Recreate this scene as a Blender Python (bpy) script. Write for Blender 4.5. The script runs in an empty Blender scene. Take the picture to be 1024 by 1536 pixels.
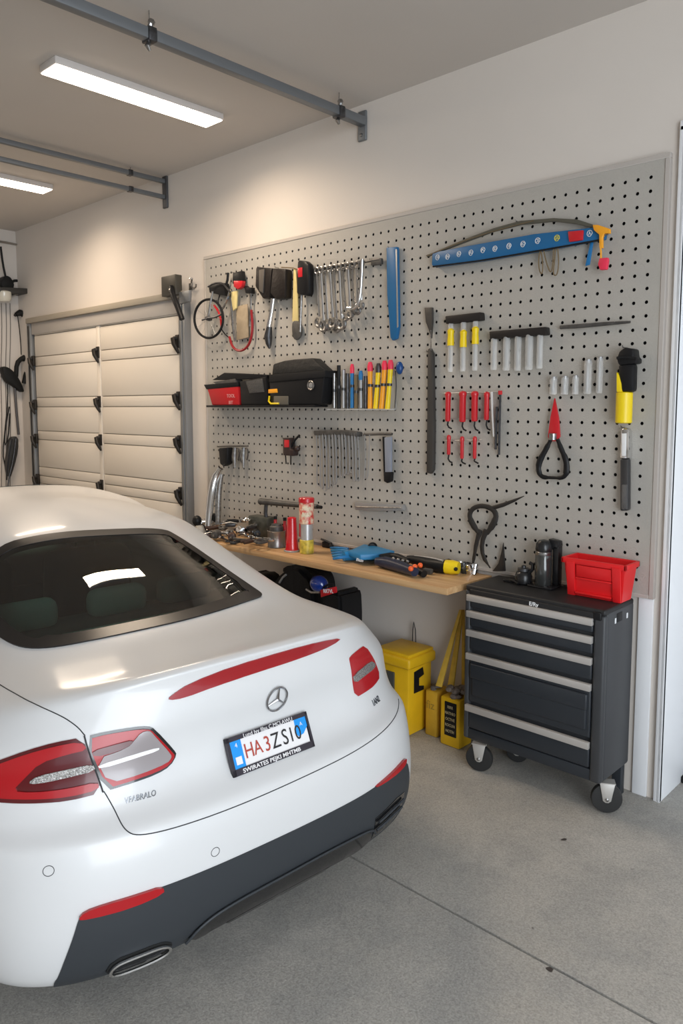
import bpy, bmesh, math, random
from mathutils import Vector, Matrix, Euler
from mathutils.bvhtree import BVHTree
from mathutils.geometry import delaunay_2d_cdt
random.seed(7)
SC = bpy.context.scene
COL = SC.collection

# ------------------------------------------------------------------ camera
CAM = Vector((0.0, -3.156, 1.65))
YAW = math.radians(46.50)          # angle between the view heading and the -X axis
PITCH = math.radians(5.389)
F_PX, CX_PX, CY_PX = 1145.0, 512.0, 720.0
cam_data = bpy.data.cameras.new('camera')
cam_data.sensor_fit = 'VERTICAL'
cam_data.sensor_height = 36.0
cam_data.lens = F_PX / 1536.0 * 36.0
cam_data.shift_y = -(768.0 - CY_PX) / 1536.0
cam_data.clip_start = 0.05
cam = bpy.data.objects.new('camera', cam_data)
COL.objects.link(cam)
_fh = Vector((-math.cos(YAW), math.sin(YAW), 0))
FW = _fh * math.cos(PITCH) + Vector((0, 0, -math.sin(PITCH)))
RT = Vector((math.sin(YAW), math.cos(YAW), 0))
UP = RT.cross(FW)
cam.matrix_world = Matrix(((RT.x, UP.x, -FW.x, CAM.x), (RT.y, UP.y, -FW.y, CAM.y), (RT.z, UP.z, -FW.z, CAM.z), (0, 0, 0, 1)))
SC.camera = cam

# ------------------------------------------------------------------ look, world, big lights
vs = SC.view_settings
vs.view_transform = 'Standard'; vs.look = 'None'; vs.gamma = 1.0; vs.use_curve_mapping = False
vs.exposure = EXPOSURE = 0.34
world = bpy.data.worlds.new('world'); SC.world = world
world.use_nodes = True
_bg = world.node_tree.nodes['Background']
_bg.inputs[0].default_value = (0.80, 0.90, 1.0, 1); _bg.inputs[1].default_value = 1.25

def area(name, loc, direction, sx, sy, power, color, spread=math.pi):
    ld = bpy.data.lights.new(name, 'AREA'); ld.shape = 'RECTANGLE'; ld.size = sx; ld.size_y = sy
    ld.energy = power; ld.color = color; ld.spread = spread
    o = bpy.data.objects.new(name, ld); COL.objects.link(o); o.location = loc
    o.rotation_euler = Vector(direction).to_track_quat('-Z', 'Z').to_euler()
    return o
# daylight coming in through the open garage doorway behind the camera
area('daylight_doorway', (2.3, -3.4, 1.35), (-1, 0.12, -0.05), 4.6, 2.3, 165, (0.88, 0.94, 1.0))

# ------------------------------------------------------------------ pixel rays on known planes (all things stand on real planes)
def ray(px, py):
    return FW + RT * ((px - CX_PX) / F_PX) - UP * ((py - CY_PX) / F_PX)
def on_y(px, py, y=0.0):
    r = ray(px, py); return CAM + r * ((y - CAM.y) / r.y)
def on_z(px, py, z=0.0):
    r = ray(px, py); return CAM + r * ((z - CAM.z) / r.z)
def on_x(px, py, x=0.0):
    r = ray(px, py); return CAM + r * ((x - CAM.x) / r.x)

# ------------------------------------------------------------------ materials
MATS = {}
def mat(name, color=(0.5, 0.5, 0.5), rough=0.5, metal=0.0, coat=0.0, emit=None, estr=1.0, trans=0.0, ior=1.45,
        noise=None, bump=None, alpha=1.0, spec=None, crough=0.05):
    """noise=(scale, amount[, second colour]), bump=(scale, strength)"""
    if name in MATS: return MATS[name]
    m = bpy.data.materials.new(name); m.use_nodes = True
    nt = m.node_tree; b = nt.nodes['Principled BSDF']
    c = (color[0], color[1], color[2], 1)
    b.inputs['Base Color'].default_value = c
    b.inputs['Roughness'].default_value = rough
    b.inputs['Metallic'].default_value = metal
    b.inputs['Coat Weight'].default_value = coat
    b.inputs['Coat Roughness'].default_value = crough
    b.inputs['Transmission Weight'].default_value = trans
    b.inputs['IOR'].default_value = ior
    b.inputs['Alpha'].default_value = alpha
    if spec is not None: b.inputs['Specular IOR Level'].default_value = spec
    if emit:
        b.inputs['Emission Color'].default_value = (emit[0], emit[1], emit[2], 1)
        b.inputs['Emission Strength'].default_value = estr
    tc = None
    if noise or bump:
        tc = nt.nodes.new('ShaderNodeTexCoord')
    if noise:
        n = nt.nodes.new('ShaderNodeTexNoise'); n.inputs['Scale'].default_value = noise[0]; n.inputs['Detail'].default_value = 5
        nt.links.new(tc.outputs['Object'], n.inputs['Vector'])
        r = nt.nodes.new('ShaderNodeMapRange'); r.inputs['From Min'].default_value = 0.35; r.inputs['From Max'].default_value = 0.65
        nt.links.new(n.outputs['Fac'], r.inputs['Value'])
        mx = nt.nodes.new('ShaderNodeMix'); mx.data_type = 'RGBA'
        nt.links.new(r.outputs[0], mx.inputs['Factor'])
        a = noise[1]
        mx.inputs['A'].default_value = c
        c2 = noise[2] if len(noise) > 2 else tuple(x * (1 - a) for x in color)
        mx.inputs['B'].default_value = (c2[0], c2[1], c2[2], 1)
        nt.links.new(mx.outputs['Result'], b.inputs['Base Color'])
    if bump:
        n2 = nt.nodes.new('ShaderNodeTexNoise'); n2.inputs['Scale'].default_value = bump[0]; n2.inputs['Detail'].default_value = 4
        nt.links.new(tc.outputs['Object'], n2.inputs['Vector'])
        bp = nt.nodes.new('ShaderNodeBump'); bp.inputs['Strength'].default_value = bump[1]; bp.inputs['Distance'].default_value = 0.004
        nt.links.new(n2.outputs['Fac'], bp.inputs['Height'])
        nt.links.new(bp.outputs['Normal'], b.inputs['Normal'])
    MATS[name] = m
    return m

# ------------------------------------------------------------------ object helpers
def tag(o, label=None, cat=None, group=None, kind=None):
    if label: o['label'] = label
    if cat: o['category'] = cat
    if group: o['group'] = group
    if kind: o['kind'] = kind
    return o
def thing(name, loc, label, cat, group=None):
    o = bpy.data.objects.new(name, None); COL.objects.link(o); o.location = loc
    o.empty_display_size = 0.05
    return tag(o, label, cat, group)
def wloc(o):
    v = Vector((0, 0, 0))
    while o is not None:
        v += o.location; o = o.parent
    return v
class MB:
    """collects shapes in world coordinates, then links them as ONE mesh object"""
    def __init__(self): self.bm = bmesh.new()
    def merge(self, other):
        me = bpy.data.meshes.new('t'); other.to_mesh(me); self.bm.from_mesh(me); bpy.data.meshes.remove(me); other.free()
    def box(self, lo, hi, bev=0.0, seg=2, rot=None, piv=None):
        b = bmesh.new(); bmesh.ops.create_cube(b, size=1)
        lo = Vector(lo); hi = Vector(hi); c = (lo + hi) / 2; s = hi - lo
        for v in b.verts: v.co = Vector((v.co.x * s.x, v.co.y * s.y, v.co.z * s.z)) + c
        if bev > 0:
            bmesh.ops.bevel(b, geom=b.edges[:], offset=min(bev, min(abs(s.x), abs(s.y), abs(s.z)) * 0.49), segments=seg, affect='EDGES', profile=0.5)
        if rot is not None:
            p = Vector(piv) if piv is not None else c
            for v in b.verts: v.co = rot @ (v.co - p) + p
        self.merge(b); return self
    def prism(self, pts, vec, bev=0.0):
        """closed polygon (world points) pushed along vec"""
        b = bmesh.new(); vec = Vector(vec)
        vs_ = [b.verts.new(Vector(p)) for p in pts]
        f = b.faces.new(vs_)
        r = bmesh.ops.extrude_face_region(b, geom=[f])
        for e in r['geom']:
            if isinstance(e, bmesh.types.BMVert): e.co += vec
        bmesh.ops.recalc_face_normals(b, faces=b.faces)
        if bev > 0:
            bmesh.ops.bevel(b, geom=b.edges[:], offset=bev, segments=2, affect='EDGES', profile=0.5, clamp_overlap=True)
        self.merge(b); return self
    def tube(self, pts, r, n=10, closed=False, flat=1.0):
        pts = [Vector(p) for p in pts]
        m = len(pts); rs = r if isinstance(r, (list, tuple)) else [r] * m
        rings = []; prev = None
        for i, p in enumerate(pts):
            if closed: t = (pts[(i + 1) % m] - pts[i - 1])
            else: t = pts[min(i + 1, m - 1)] - pts[max(i - 1, 0)]
            if t.length < 1e-9: t = Vector((0, 0, 1))
            t.normalize()
            if prev is None:
                up = Vector((0, 1, 0)) if abs(t.y) < 0.9 else Vector((1, 0, 0))
            else: up = prev
            a = (up - t * up.dot(t))
            if a.length < 1e-6: a = Vector((1, 0, 0)) - t * t.x
            a.normalize(); prev = a; b = t.cross(a)
            rings.append([self.bm.verts.new(p + (a * math.cos(k * 2 * math.pi / n) * flat + b * math.sin(k * 2 * math.pi / n)) * rs[i]) for k in range(n)])
        segs = m if closed else m - 1
        for i in range(segs):
            A = rings[i]; B = rings[(i + 1) % m]
            for k in range(n):
                f = self.bm.faces.new((A[k], A[(k + 1) % n], B[(k + 1) % n], B[k]))
        if not closed:
            for R in (rings[0], rings[-1]):
                try: self.bm.faces.new(R)
                except Exception: pass
        return self
    def lathe(self, base, axis, prof, n=20):
        """prof = [(radius, height)...] about axis through base"""
        base = Vector(base); t = Vector(axis).normalized()
        up = Vector((0, 1, 0)) if abs(t.y) < 0.9 else Vector((1, 0, 0))
        a = (up - t * up.dot(t)).normalized(); b = t.cross(a)
        rings = []
        for (r, h) in prof:
            r = max(r, 1e-5)
            rings.append([self.bm.verts.new(base + t * h + (a * math.cos(k * 2 * math.pi / n) + b * math.sin(k * 2 * math.pi / n)) * r) for k in range(n)])
        for A, B in zip(rings, rings[1:]):
            for k in range(n): self.bm.faces.new((A[k], A[(k + 1) % n], B[(k + 1) % n], B[k]))
        for R in (rings[0], rings[-1]):
            self.bm.faces.new(R)
        return self
    def ball(self, c, r, n=14, sc=(1, 1, 1), rot=None):
        b = bmesh.new(); bmesh.ops.create_uvsphere(b, u_segments=n, v_segments=max(6, n // 2), radius=r)
        for v in b.verts:
            v.co = Vector((v.co.x * sc[0], v.co.y * sc[1], v.co.z * sc[2]))
            if rot is not None: v.co = rot @ v.co
            v.co += Vector(c)
        self.merge(b); return self
    def raw(self, verts, faces):
        vv = [self.bm.verts.new(Vector(v)) for v in verts]
        for f in faces:
            try: self.bm.faces.new([vv[i] for i in f])
            except Exception: pass
        return self
    def build(self, name, m, parent=None, smooth=None, label=None, subd=0, recalc=True, local=False):
        """smooth = angle in degrees (None: 40)"""
        bm = self.bm
        if recalc: bmesh.ops.recalc_face_normals(bm, faces=bm.faces)
        if local: off = Vector((0, 0, 0))
        elif parent is not None: off = wloc(parent)
        else:
            c = Vector((0, 0, 0)); lo = Vector((1e9,) * 3); hi = Vector((-1e9,) * 3)
            for v in bm.verts:
                lo = Vector(map(min, lo, v.co)); hi = Vector(map(max, hi, v.co))
            off = Vector(((lo.x + hi.x) / 2, (lo.y + hi.y) / 2, lo.z))
        for v in bm.verts: v.co -= off
        ang = math.radians(40 if smooth is None else smooth)
        for f in bm.faces: f.smooth = True
        for e in bm.edges:
            if len(e.link_faces) == 2 and e.calc_face_angle(0) > ang: e.smooth = False
        me = bpy.data.meshes.new(name); bm.to_mesh(me); bm.free()
        me.materials.append(m)
        o = bpy.data.objects.new(name, me); COL.objects.link(o)
        if parent is not None: o.parent = parent
        elif not local: o.location = off
        if subd:
            md = o.modifiers.new('subd', 'SUBSURF'); md.levels = subd; md.render_levels = subd
        if label: o['label'] = label
        return o
def struct(name, mb, m, **k):
    o = mb.build(name, m, **k); o['kind'] = 'structure'; return o
def copy_tree(o, parent=None):
    c = o.copy(); COL.objects.link(c)
    if parent is not None: c.parent = parent
    for ch in list(o.children): copy_tree(ch, c)
    return c
def text_mesh(s, size, ext=0.0008, bold=False, sx=1.0):
    """returns (verts, faces) of a word lying in the XY plane, centred"""
    cu = bpy.data.curves.new('t', 'FONT'); cu.body = s; cu.size = size; cu.extrude = ext; cu.align_x = 'CENTER'; cu.align_y = 'CENTER'
    cu.resolution_u = 3
    if bold: cu.offset = size * 0.018
    o = bpy.data.objects.new('t', cu); COL.objects.link(o)
    dg = bpy.context.evaluated_depsgraph_get(); dg.update()
    me = bpy.data.meshes.new_from_object(o.evaluated_get(dg))
    vv = [Vector((v.co.x * sx, v.co.y, v.co.z)) for v in me.vertices]; ff = [tuple(p.vertices) for p in me.polygons]
    bpy.data.objects.remove(o); bpy.data.curves.remove(cu); bpy.data.meshes.remove(me)
    return vv, ff
def put_text(mb, s, size, org, ax, ay, ext=0.0008, bold=False, sx=1.0):
    """adds word s to mb; ax reading direction, ay up direction (world)"""
    ax = Vector(ax).normalized(); ay = Vector(ay); ay = (ay - ax * ay.dot(ax)).normalized(); az = ax.cross(ay)
    vv, ff = text_mesh(s, size, ext, bold, sx)
    mb.raw([Vector(org) + ax * v.x + ay * v.y + az * v.z for v in vv], ff); return mb

# ------------------------------------------------------------------ room
WHITEWALL = mat('wall_paint', (0.68, 0.625, 0.57), 0.75, noise=(1.2, 0.04), bump=(120, 0.06))
CEILM = mat('ceiling_paint', (0.56, 0.52, 0.48), 0.85, noise=(0.9, 0.05), bump=(150, 0.05))
TRIMW = mat('white_trim_paint', (0.82, 0.83, 0.85), 0.4)
DOORM = mat('garage_door_panel', (0.72, 0.66, 0.58), 0.5)
TRACK = mat('galvanised_track', (0.26, 0.27, 0.28), 0.45, 0.6)
IRON = mat('bronze_dark_iron', (0.035, 0.03, 0.026), 0.45, 0.6)
BLACK = mat('black_plastic', (0.010, 0.010, 0.011), 0.42, spec=0.28)
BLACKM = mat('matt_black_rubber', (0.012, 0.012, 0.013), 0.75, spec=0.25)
STEEL = mat('worn_steel', (0.42, 0.41, 0.40), 0.32, 0.95, noise=(60, 0.45))
CHROME = mat('chrome', (0.78, 0.78, 0.78), 0.1, 1.0)
DSTEEL = mat('dark_steel', (0.10, 0.10, 0.105), 0.4, 0.8, noise=(40, 0.4))

H = 3.262          # ceiling height
XL = -7.12         # left wall
XJ = -1.155        # right end of the tool wall (doorway jamb)
# concrete floor with a saw-cut control joint
def floor_material():
    m = bpy.data.materials.new('broom_concrete'); m.use_nodes = True
    nt = m.node_tree; b = nt.nodes['Principled BSDF']; L = nt.links.new
    tc = nt.nodes.new('ShaderNodeTexCoord')
    def nz(scale, det, fmin, fmax):
        n = nt.nodes.new('ShaderNodeTexNoise'); n.inputs['Scale'].default_value = scale; n.inputs['Detail'].default_value = det
        n.inputs['Roughness'].default_value = 0.65
        L(tc.outputs['Object'], n.inputs['Vector'])
        r = nt.nodes.new('ShaderNodeMapRange'); r.inputs['From Min'].default_value = fmin; r.inputs['From Max'].default_value = fmax
        L(n.outputs['Fac'], r.inputs['Value']); return r.outputs[0]
    big = nz(1.1, 6, 0.35, 0.66); mid = nz(5.5, 8, 0.42, 0.62); fine = nz(170, 3, 0.3, 0.7); spot = nz(9, 2, 0.745, 0.76)
    def mix(f, a, b_):
        x = nt.nodes.new('ShaderNodeMix'); x.data_type = 'RGBA'; L(f, x.inputs['Factor'])
        for s, v in (('A', a), ('B', b_)):
            if isinstance(v, tuple): x.inputs[s].default_value = v
            else: L(v, x.inputs[s])
        return x.outputs['Result']
    c = mix(big, (0.46, 0.435, 0.39, 1), (0.53, 0.505, 0.465, 1))
    c2 = mix(mid, c, (0.42, 0.405, 0.375, 1))
    mm = nt.nodes.new('ShaderNodeMix'); mm.data_type = 'RGBA'; mm.blend_type = 'MULTIPLY'; mm.inputs['Factor'].default_value = 0.4
    L(c2, mm.inputs['A']); g = nt.nodes.new('ShaderNodeCombineColor'); L(fine, g.inputs[0]); L(fine, g.inputs[1]); L(fine, g.inputs[2]); L(g.outputs[0], mm.inputs['B'])
    c3 = mix(spot, mm.outputs['Result'], (0.05, 0.04, 0.035, 1))
    L(c3, b.inputs['Base Color']); b.inputs['Roughness'].default_value = 0.62
    bp = nt.nodes.new('ShaderNodeBump'); bp.inputs['Strength'].default_value = 0.25; bp.inputs['Distance'].default_value = 0.003
    L(fine, bp.inputs['Height']); L(bp.outputs['Normal'], b.inputs['Normal'])
    return m
FLOORM = floor_material()
JY = -1.19         # joint position
fl = MB(); fl.box((XL - 0.2, -7.0, -0.1), (3.0, JY - 0.0048, 0)); fl.box((XL - 0.2, JY + 0.0048, -0.1), (3.0, 1.6, 0)); fl.box((XL - 0.2, JY - 0.01, -0.12), (3.0, JY + 0.01, -0.045))
struct('floor', fl, FLOORM)
struct('ceiling', MB().box((XL - 0.2, -7.0, H), (3.0, 1.6, H + 0.1)), CEILM)
# tool wall with the doorway at its right end (door head 2.73 m)
w = MB(); w.box((XL - 0.2, 0, 0), (XJ - 0.0, 0.16, H)); w.box((XJ, 0, 2.735), (3.0, 0.36, H)); w.box((0.1, 0, 0), (3.0, 0.16, 2.735))
struct('wall_back', w, WHITEWALL)
struct('wall_left', MB().box((XL - 0.16, -7.0, 0), (XL, 0.0, H)), WHITEWALL)
struct('wall_right', MB().box((XL, -7.1, 0), (3.0, -7.0, H)), WHITEWALL)
# white casing and jamb of the doorway
cs = MB()
cs.box((XJ - 0.012, -0.02, 0), (XJ + 0.015, 0.0, 2.74), 0.003)
cs.box((XJ + 0.0, -0.02, 0), (XJ + 0.015, 0.33, 2.74), 0.002)
cs.box((XJ - 0.012, -0.02, 2.72), (0.15, 0.0, 2.76), 0.004)
struct('trim_1', cs, TRIMW)
dd = MB(); dd.box((XJ + 0.0, 0.30, 0.0), (0.1, 0.34, 2.735), 0.002)
for k in range(3): dd.box((XJ + 0.1, 0.29, 0.2 + 0.85 * k), (-0.05, 0.31, 0.9 + 0.85 * k), 0.006)
struct('door_1', dd, TRIMW)
struct('trim_2', MB().box((XJ + 0.015, 0.22, 0), (0.1, 0.30, 0.03), 0.006), BLACKM)
# low white board on the wall below the pegboard, beside the tool chest
struct('trim_3', MB().box((-1.262, -0.012, 0), (-1.20, 0.0, 0.875), 0.003), TRIMW)
# ------------------------------------------------------------------ car
CARPOS = Vector((-1.60, -1.70, 0.0)); CARYAW = math.radians(-4.0)
WPAINT = mat('white_metallic_paint', (0.64, 0.64, 0.64), 0.36, 0.0, coat=0.4, crough=0.10)
NR, = (12,)
# side stations (local x, forward is -x)
ST = [-0.62, -0.80, -1.0, -1.2, -1.45, -1.7, -1.95, -2.2, -2.45, -2.7, -2.95, -3.2, -3.45, -3.7, -3.95, -4.15, -4.32, -4.42]
def lerp(a, b, t): return a + (b - a) * t
def curve(x, pts):
    """piecewise-linear with smoothing over (x, v) pairs, x descending from 0"""
    if x >= pts[0][0]: return pts[0][1]
    for (x0, v0), (x1, v1) in zip(pts, pts[1:]):
        if x >= x1:
            t = (x - x0) / (x1 - x0); t = t * t * (3 - 2 * t); return lerp(v0, v1, t)
    return pts[-1][1]
FT = [(-3.7, 1.0), (-4.2, 0.93), (-4.42, 0.80)]   # nose narrows
# ring: xr, z rear centre, z at corner end, W, n, side z curve (x,z), side W curve (x,W)
def R(xr, z0, zc, W, n, zc_curve, w_curve=None, Lc=0.5, rec=0.0): return dict(xr=xr, z0=z0, zc=zc, W=W, n=n, zs=zc_curve, ws=w_curve, L=Lc, rec=rec)
RINGS = [
 R(-0.13, 0.19, 0.175, 0.71, 3.1, [(-0.6, 0.15), (-4.4, 0.20)]),
 R(-0.055, 0.174, 0.158, 0.785, 3.3, [(-0.6, 0.12), (-4.4, 0.19)]),
 R(-0.03, 0.212, 0.188, 0.806, 3.2, [(-0.6, 0.155), (-4.4, 0.21)]),
 R(-0.005, 0.32, 0.285, 0.815, 3.1, [(-0.6, 0.27), (-4.4, 0.30)]),
 R(0.0, 0.42, 0.38, 0.82, 2.9, [(-0.6, 0.38), (-4.4, 0.38)]),
 R(-0.003, 0.505, 0.47, 0.824, 2.7, [(-0.6, 0.47), (-4.4, 0.46)]),
 R(-0.022, 0.555, 0.53, 0.824, 2.7, [(-0.6, 0.53), (-4.4, 0.50)]),
 R(-0.068, 0.59, 0.565, 0.822, 2.6, [(-0.6, 0.565), (-4.4, 0.53)], rec=0.006),
 R(-0.088, 0.63, 0.61, 0.82, 2.5, [(-0.6, 0.60), (-4.4, 0.56)], rec=0.022),
 R(-0.098, 0.72, 0.67, 0.816, 2.45, [(-0.6, 0.665), (-4.4, 0.60)], rec=0.026),
 R(-0.10, 0.775, 0.715, 0.818, 2.4, [(-0.6, 0.71), (-4.4, 0.63)], rec=0.006),
 R(-0.108, 0.83, 0.75, 0.795, 2.3, [(-0.6, 0.745), (-2.6, 0.75), (-3.6, 0.71), (-4.4, 0.64)]),
 R(-0.115, 0.885, 0.785, 0.765, 2.2, [(-0.6, 0.78), (-2.6, 0.785), (-3.6, 0.74), (-4.4, 0.66)]),
 R(-0.105, 0.922, 0.812, 0.732, 2.15, [(-0.6, 0.81), (-2.6, 0.81), (-3.6, 0.76), (-4.4, 0.67)]),
 R(-0.125, 0.934, 0.83, 0.71, 2.15, [(-0.6, 0.832), (-2.6, 0.825), (-3.6, 0.775), (-4.4, 0.68)]),
 R(-0.17, 0.930, 0.848, 0.675, 2.2, [(-0.6, 0.85), (-1.2, 0.855), (-2.6, 0.84), (-3.6, 0.79), (-4.4, 0.69)], [(-0.6, 0.675), (-1.2, 0.72), (-3.2, 0.70)]),
 R(-0.30, 0.938, 0.87, 0.625, 2.4, [(-0.6, 0.872), (-1.2, 0.875), (-2.6, 0.86), (-3.6, 0.80), (-4.4, 0.69)], [(-0.6, 0.625), (-1.2, 0.69), (-3.2, 0.68)], 0.42),
 R(-0.43, 0.947, 0.89, 0.585, 2.9, [(-0.6, 0.89), (-1.2, 0.90), (-2.6, 0.88), (-3.4, 0.82), (-4.4, 0.70)], [(-0.6, 0.58), (-1.2, 0.665), (-2.8, 0.65), (-3.4, 0.60)], 0.36),
 R(-0.55, 0.990, 0.925, 0.555, 3.0, [(-0.6, 0.925), (-1.2, 0.955), (-2.4, 0.95), (-3.2, 0.87), (-4.4, 0.70)], [(-0.6, 0.55), (-1.2, 0.63), (-2.4, 0.63), (-3.3, 0.55)], 0.36),
 R(-0.80, 1.102, 1.02, 0.505, 3.0, [(-0.9, 1.02), (-1.5, 1.07), (-2.3, 1.08), (-3.0, 0.93), (-3.3, 0.88), (-4.4, 0.71)], [(-1.0, 0.50), (-1.4, 0.525), (-2.3, 0.53), (-3.2, 0.48)], 0.36),
 R(-1.06, 1.186, 1.13, 0.455, 3.2, [(-1.2, 1.14), (-1.7, 1.20), (-2.3, 1.19), (-3.0, 0.96), (-3.3, 0.90), (-4.4, 0.72)], [(-1.3, 0.455), (-1.8, 0.465), (-2.3, 0.46), (-3.2, 0.42)], 0.34),
 R(-1.14, 1.205, 1.165, 0.42, 3.0, [(-1.2, 1.17), (-1.7, 1.222), (-2.3, 1.21), (-3.0, 0.98), (-3.3, 0.905), (-4.4, 0.72)], [(-1.3, 0.415), (-1.8, 0.425), (-2.3, 0.42), (-3.2, 0.40)], 0.32),
 R(-1.32, 1.236, 1.218, 0.32, 2.6, [(-1.45, 1.226), (-1.9, 1.258), (-2.3, 1.245), (-3.0, 1.0), (-3.3, 0.91), (-4.4, 0.725)], [(-1.5, 0.32), (-2.3, 0.34), (-3.2, 0.30)], 0.3),
 R(-1.50, 1.258, 1.252, 0.16, 2.4, [(-1.6, 1.258), (-1.95, 1.272), (-2.3, 1.256), (-3.0, 1.01), (-3.3, 0.915), (-4.4, 0.725)], None, 0.25),
 R(-1.60, 1.264, 1.262, 0.0, 2.0, [(-1.7, 1.268), (-1.95, 1.275), (-2.3, 1.258), (-3.0, 1.015), (-3.3, 0.918), (-4.4, 0.725)], None, 0.2),
]
def ring_half(r):
    out = []
    for k in range(NR + 1):
        th = k / NR * math.pi / 2
        p = 2.0 / r['n']
        c = max(math.cos(th), 0.0) ** p; s = max(math.sin(th), 0.0) ** p
        x = r['xr'] - r['L'] * (1 - c); y = r['W'] * s
        if r['rec']: x -= r['rec'] * max(0.0, 1 - (y / 0.40) ** 6)
        f = (y / max(r['W'], 1e-6)) ** 2.4
        z = lerp(r['z0'], r['zc'], f)
        out.append((x, y, z))
    xe = r['xr'] - r['L']
    for s_ in ST:
        # stations slide so they start after the corner
        x = lerp(xe, ST[-1], (ST[0] - s_ + 0.12) / (ST[0] - ST[-1] + 0.12))
        W = curve(x, r['ws']) if r['ws'] else r['W']
        # blend from the corner width and height
        b = min(1.0, max(0.0, (xe - x) / 0.45)); b = b * b * (3 - 2 * b)
        W = lerp(r['W'], W, b); W *= curve(x, FT)
        zz = lerp(r['zc'], curve(x, r['zs']), b)
        out.append((x, W, zz))
    return out
def build_body():
    halves = [ring_half(r) for r in RINGS]
    n = len(halves[0]); bm = bmesh.new(); grid = []
    for i, h in enumerate(halves):
        row = []
        last = (i == len(halves) - 1)
        right = [bm.verts.new(p) for p in h]
        if last: left = right
        else: left = [right[0]] + [bm.verts.new((p[0], -p[1], p[2])) for p in h[1:]]
        grid.append((right, left))
    cr = bm.edges.layers.float.new('crease_edge')
    for i in range(len(grid) - 1):
        for side in (0, 1):
            A = grid[i][side]; B = grid[i + 1][side]
            for k in range(n - 1):
                vs_ = [A[k], A[k + 1], B[k + 1], B[k]]
                if side: vs_.reverse()
                u = []
                for v in vs_:
                    if v not in u: u.append(v)
                if len(u) >= 3:
                    try: bm.faces.new(u)
                    except Exception: pass
        # nose
        a, b = grid[i]; c, d = grid[i + 1]
        u = []
        for v in (a[-1], b[-1], d[-1], c[-1]):
            if v not in u: u.append(v)
        if len(u) >= 3: bm.faces.new(u)
    # crease the spoiler lip along the rear
    def crease(ri, k0, k1, val):
        for side in (0, 1):
            row = grid[ri][side]
            for k in range(k0, k1):
                e = bm.edges.get((row[k], row[k + 1]))
                if e: e[cr] = val
    crease(13, 0, 6, 0.45); crease(14, 0, 6, 0.2); crease(6, 0, 12, 0.35); crease(7, 0, 10, 0.25); crease(1, 0, 30, 0.5)
    bmesh.ops.recalc_face_normals(bm, faces=bm.faces)
    me = bpy.data.meshes.new('body_cage'); bm.to_mesh(me); bm.free()
    o = bpy.data.objects.new('body_cage', me); COL.objects.link(o)
    md = o.modifiers.new('s', 'SUBSURF'); md.levels = 3; md.render_levels = 3
    dg = bpy.context.evaluated_depsgraph_get(); dg.update()
    ev = bpy.data.meshes.new_from_object(o.evaluated_get(dg))
    bpy.data.objects.remove(o); bpy.data.meshes.remove(me)
    return ev
BODY = build_body()
CAR = thing('car', CARPOS, 'white four-door saloon parked with its tail towards the doorway', 'car')
CAR.rotation_euler = (0, 0, CARYAW)
BV = BVHTree.FromPolygons([v.co[:] for v in BODY.vertices], [tuple(p.vertices) for p in BODY.polygons])
AXC = -0.9
_vn = [v.normal.copy() for v in BODY.vertices]
def surf(kind, a, b):
    """point and outward normal on the body; kind 'c': girth s and height z about the tail, 't': seen from above, 'l','r': seen from a side"""
    if kind == 'c':
        ph = a / 0.9; d = Vector((math.cos(ph), math.sin(ph), 0))
        o = Vector((AXC, 0, b)) + d * 3; dr = -d
    elif kind == 't': o = Vector((a, b, 3)); dr = Vector((0, 0, -1))
    elif kind == 'l': o = Vector((a, -3, b)); dr = Vector((0, 1, 0))
    else: o = Vector((a, 3, b)); dr = Vector((0, -1, 0))
    loc, nrm, idx, _ = BV.ray_cast(o, dr)
    for k in range(8):       # a ray that slips exactly between two faces is nudged
        if loc is not None and (kind != 'c' or Vector((loc.x - AXC, loc.y)).length > 0.45): break
        j = Vector((0.00013 * math.sin(k * 2.3 + 1), 0.00017 * math.cos(k * 1.7), 0.00019 * math.sin(k * 3.1 + 0.5))) * (1 + k)
        loc, nrm, idx, _ = BV.ray_cast(o + j, dr)
    if loc is None:
        loc, nrm, idx, _ = BV.find_nearest(o + dr * 2.1)
    p = BODY.polygons[idx]; n = Vector((0, 0, 0))
    for vi in p.vertices:
        w_ = 1.0 / ((BODY.vertices[vi].co - loc).length + 1e-4); n += _vn[vi] * w_
    n.normalize()
    if n.dot(dr) > 0: n = -n
    return loc, n
def chaikin(pts, it=2, closed=True):
    for _ in range(it):
        out = []; n = len(pts)
        rng = range(n) if closed else range(n - 1)
        if not closed: out.append(pts[0])
        for i in rng:
            a = pts[i]; b = pts[(i + 1) % n]
            out.append(tuple(a[k] * 0.75 + b[k] * 0.25 for k in range(len(a)))); out.append(tuple(a[k] * 0.25 + b[k] * 0.75 for k in range(len(a))))
        if not closed: out.append(pts[-1])
        pts = out
    return pts
def resample(pts, h, closed=True):
    out = []; n = len(pts)
    for i in range(n if closed else n - 1):
        a = pts[i]; b = pts[(i + 1) % n]; L = math.dist(a, b); k = max(1, int(L / h))
        for j in range(k): out.append(tuple(lerp(a[q], b[q], j / k) for q in range(len(a))))
    if not closed: out.append(pts[-1])
    return out
def inside(p, poly):
    x, y = p; c = False; n = len(poly)
    for i in range(n):
        x1, y1 = poly[i]; x2, y2 = poly[i - 1]
        if (y1 > y) != (y2 > y) and x < (x2 - x1) * (y - y1) / (y2 - y1) + x1: c = not c
    return c
def seg_dist(p, poly):
    m = 1e9
    for i in range(len(poly)):
        ax, ay = poly[i - 1]; bx, by = poly[i]; dx, dy = bx - ax, by - ay; L = dx * dx + dy * dy + 1e-12
        t = max(0, min(1, ((p[0] - ax) * dx + (p[1] - ay) * dy) / L)); m = min(m, math.hypot(p[0] - ax - dx * t, p[1] - ay - dy * t))
    return m
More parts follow.
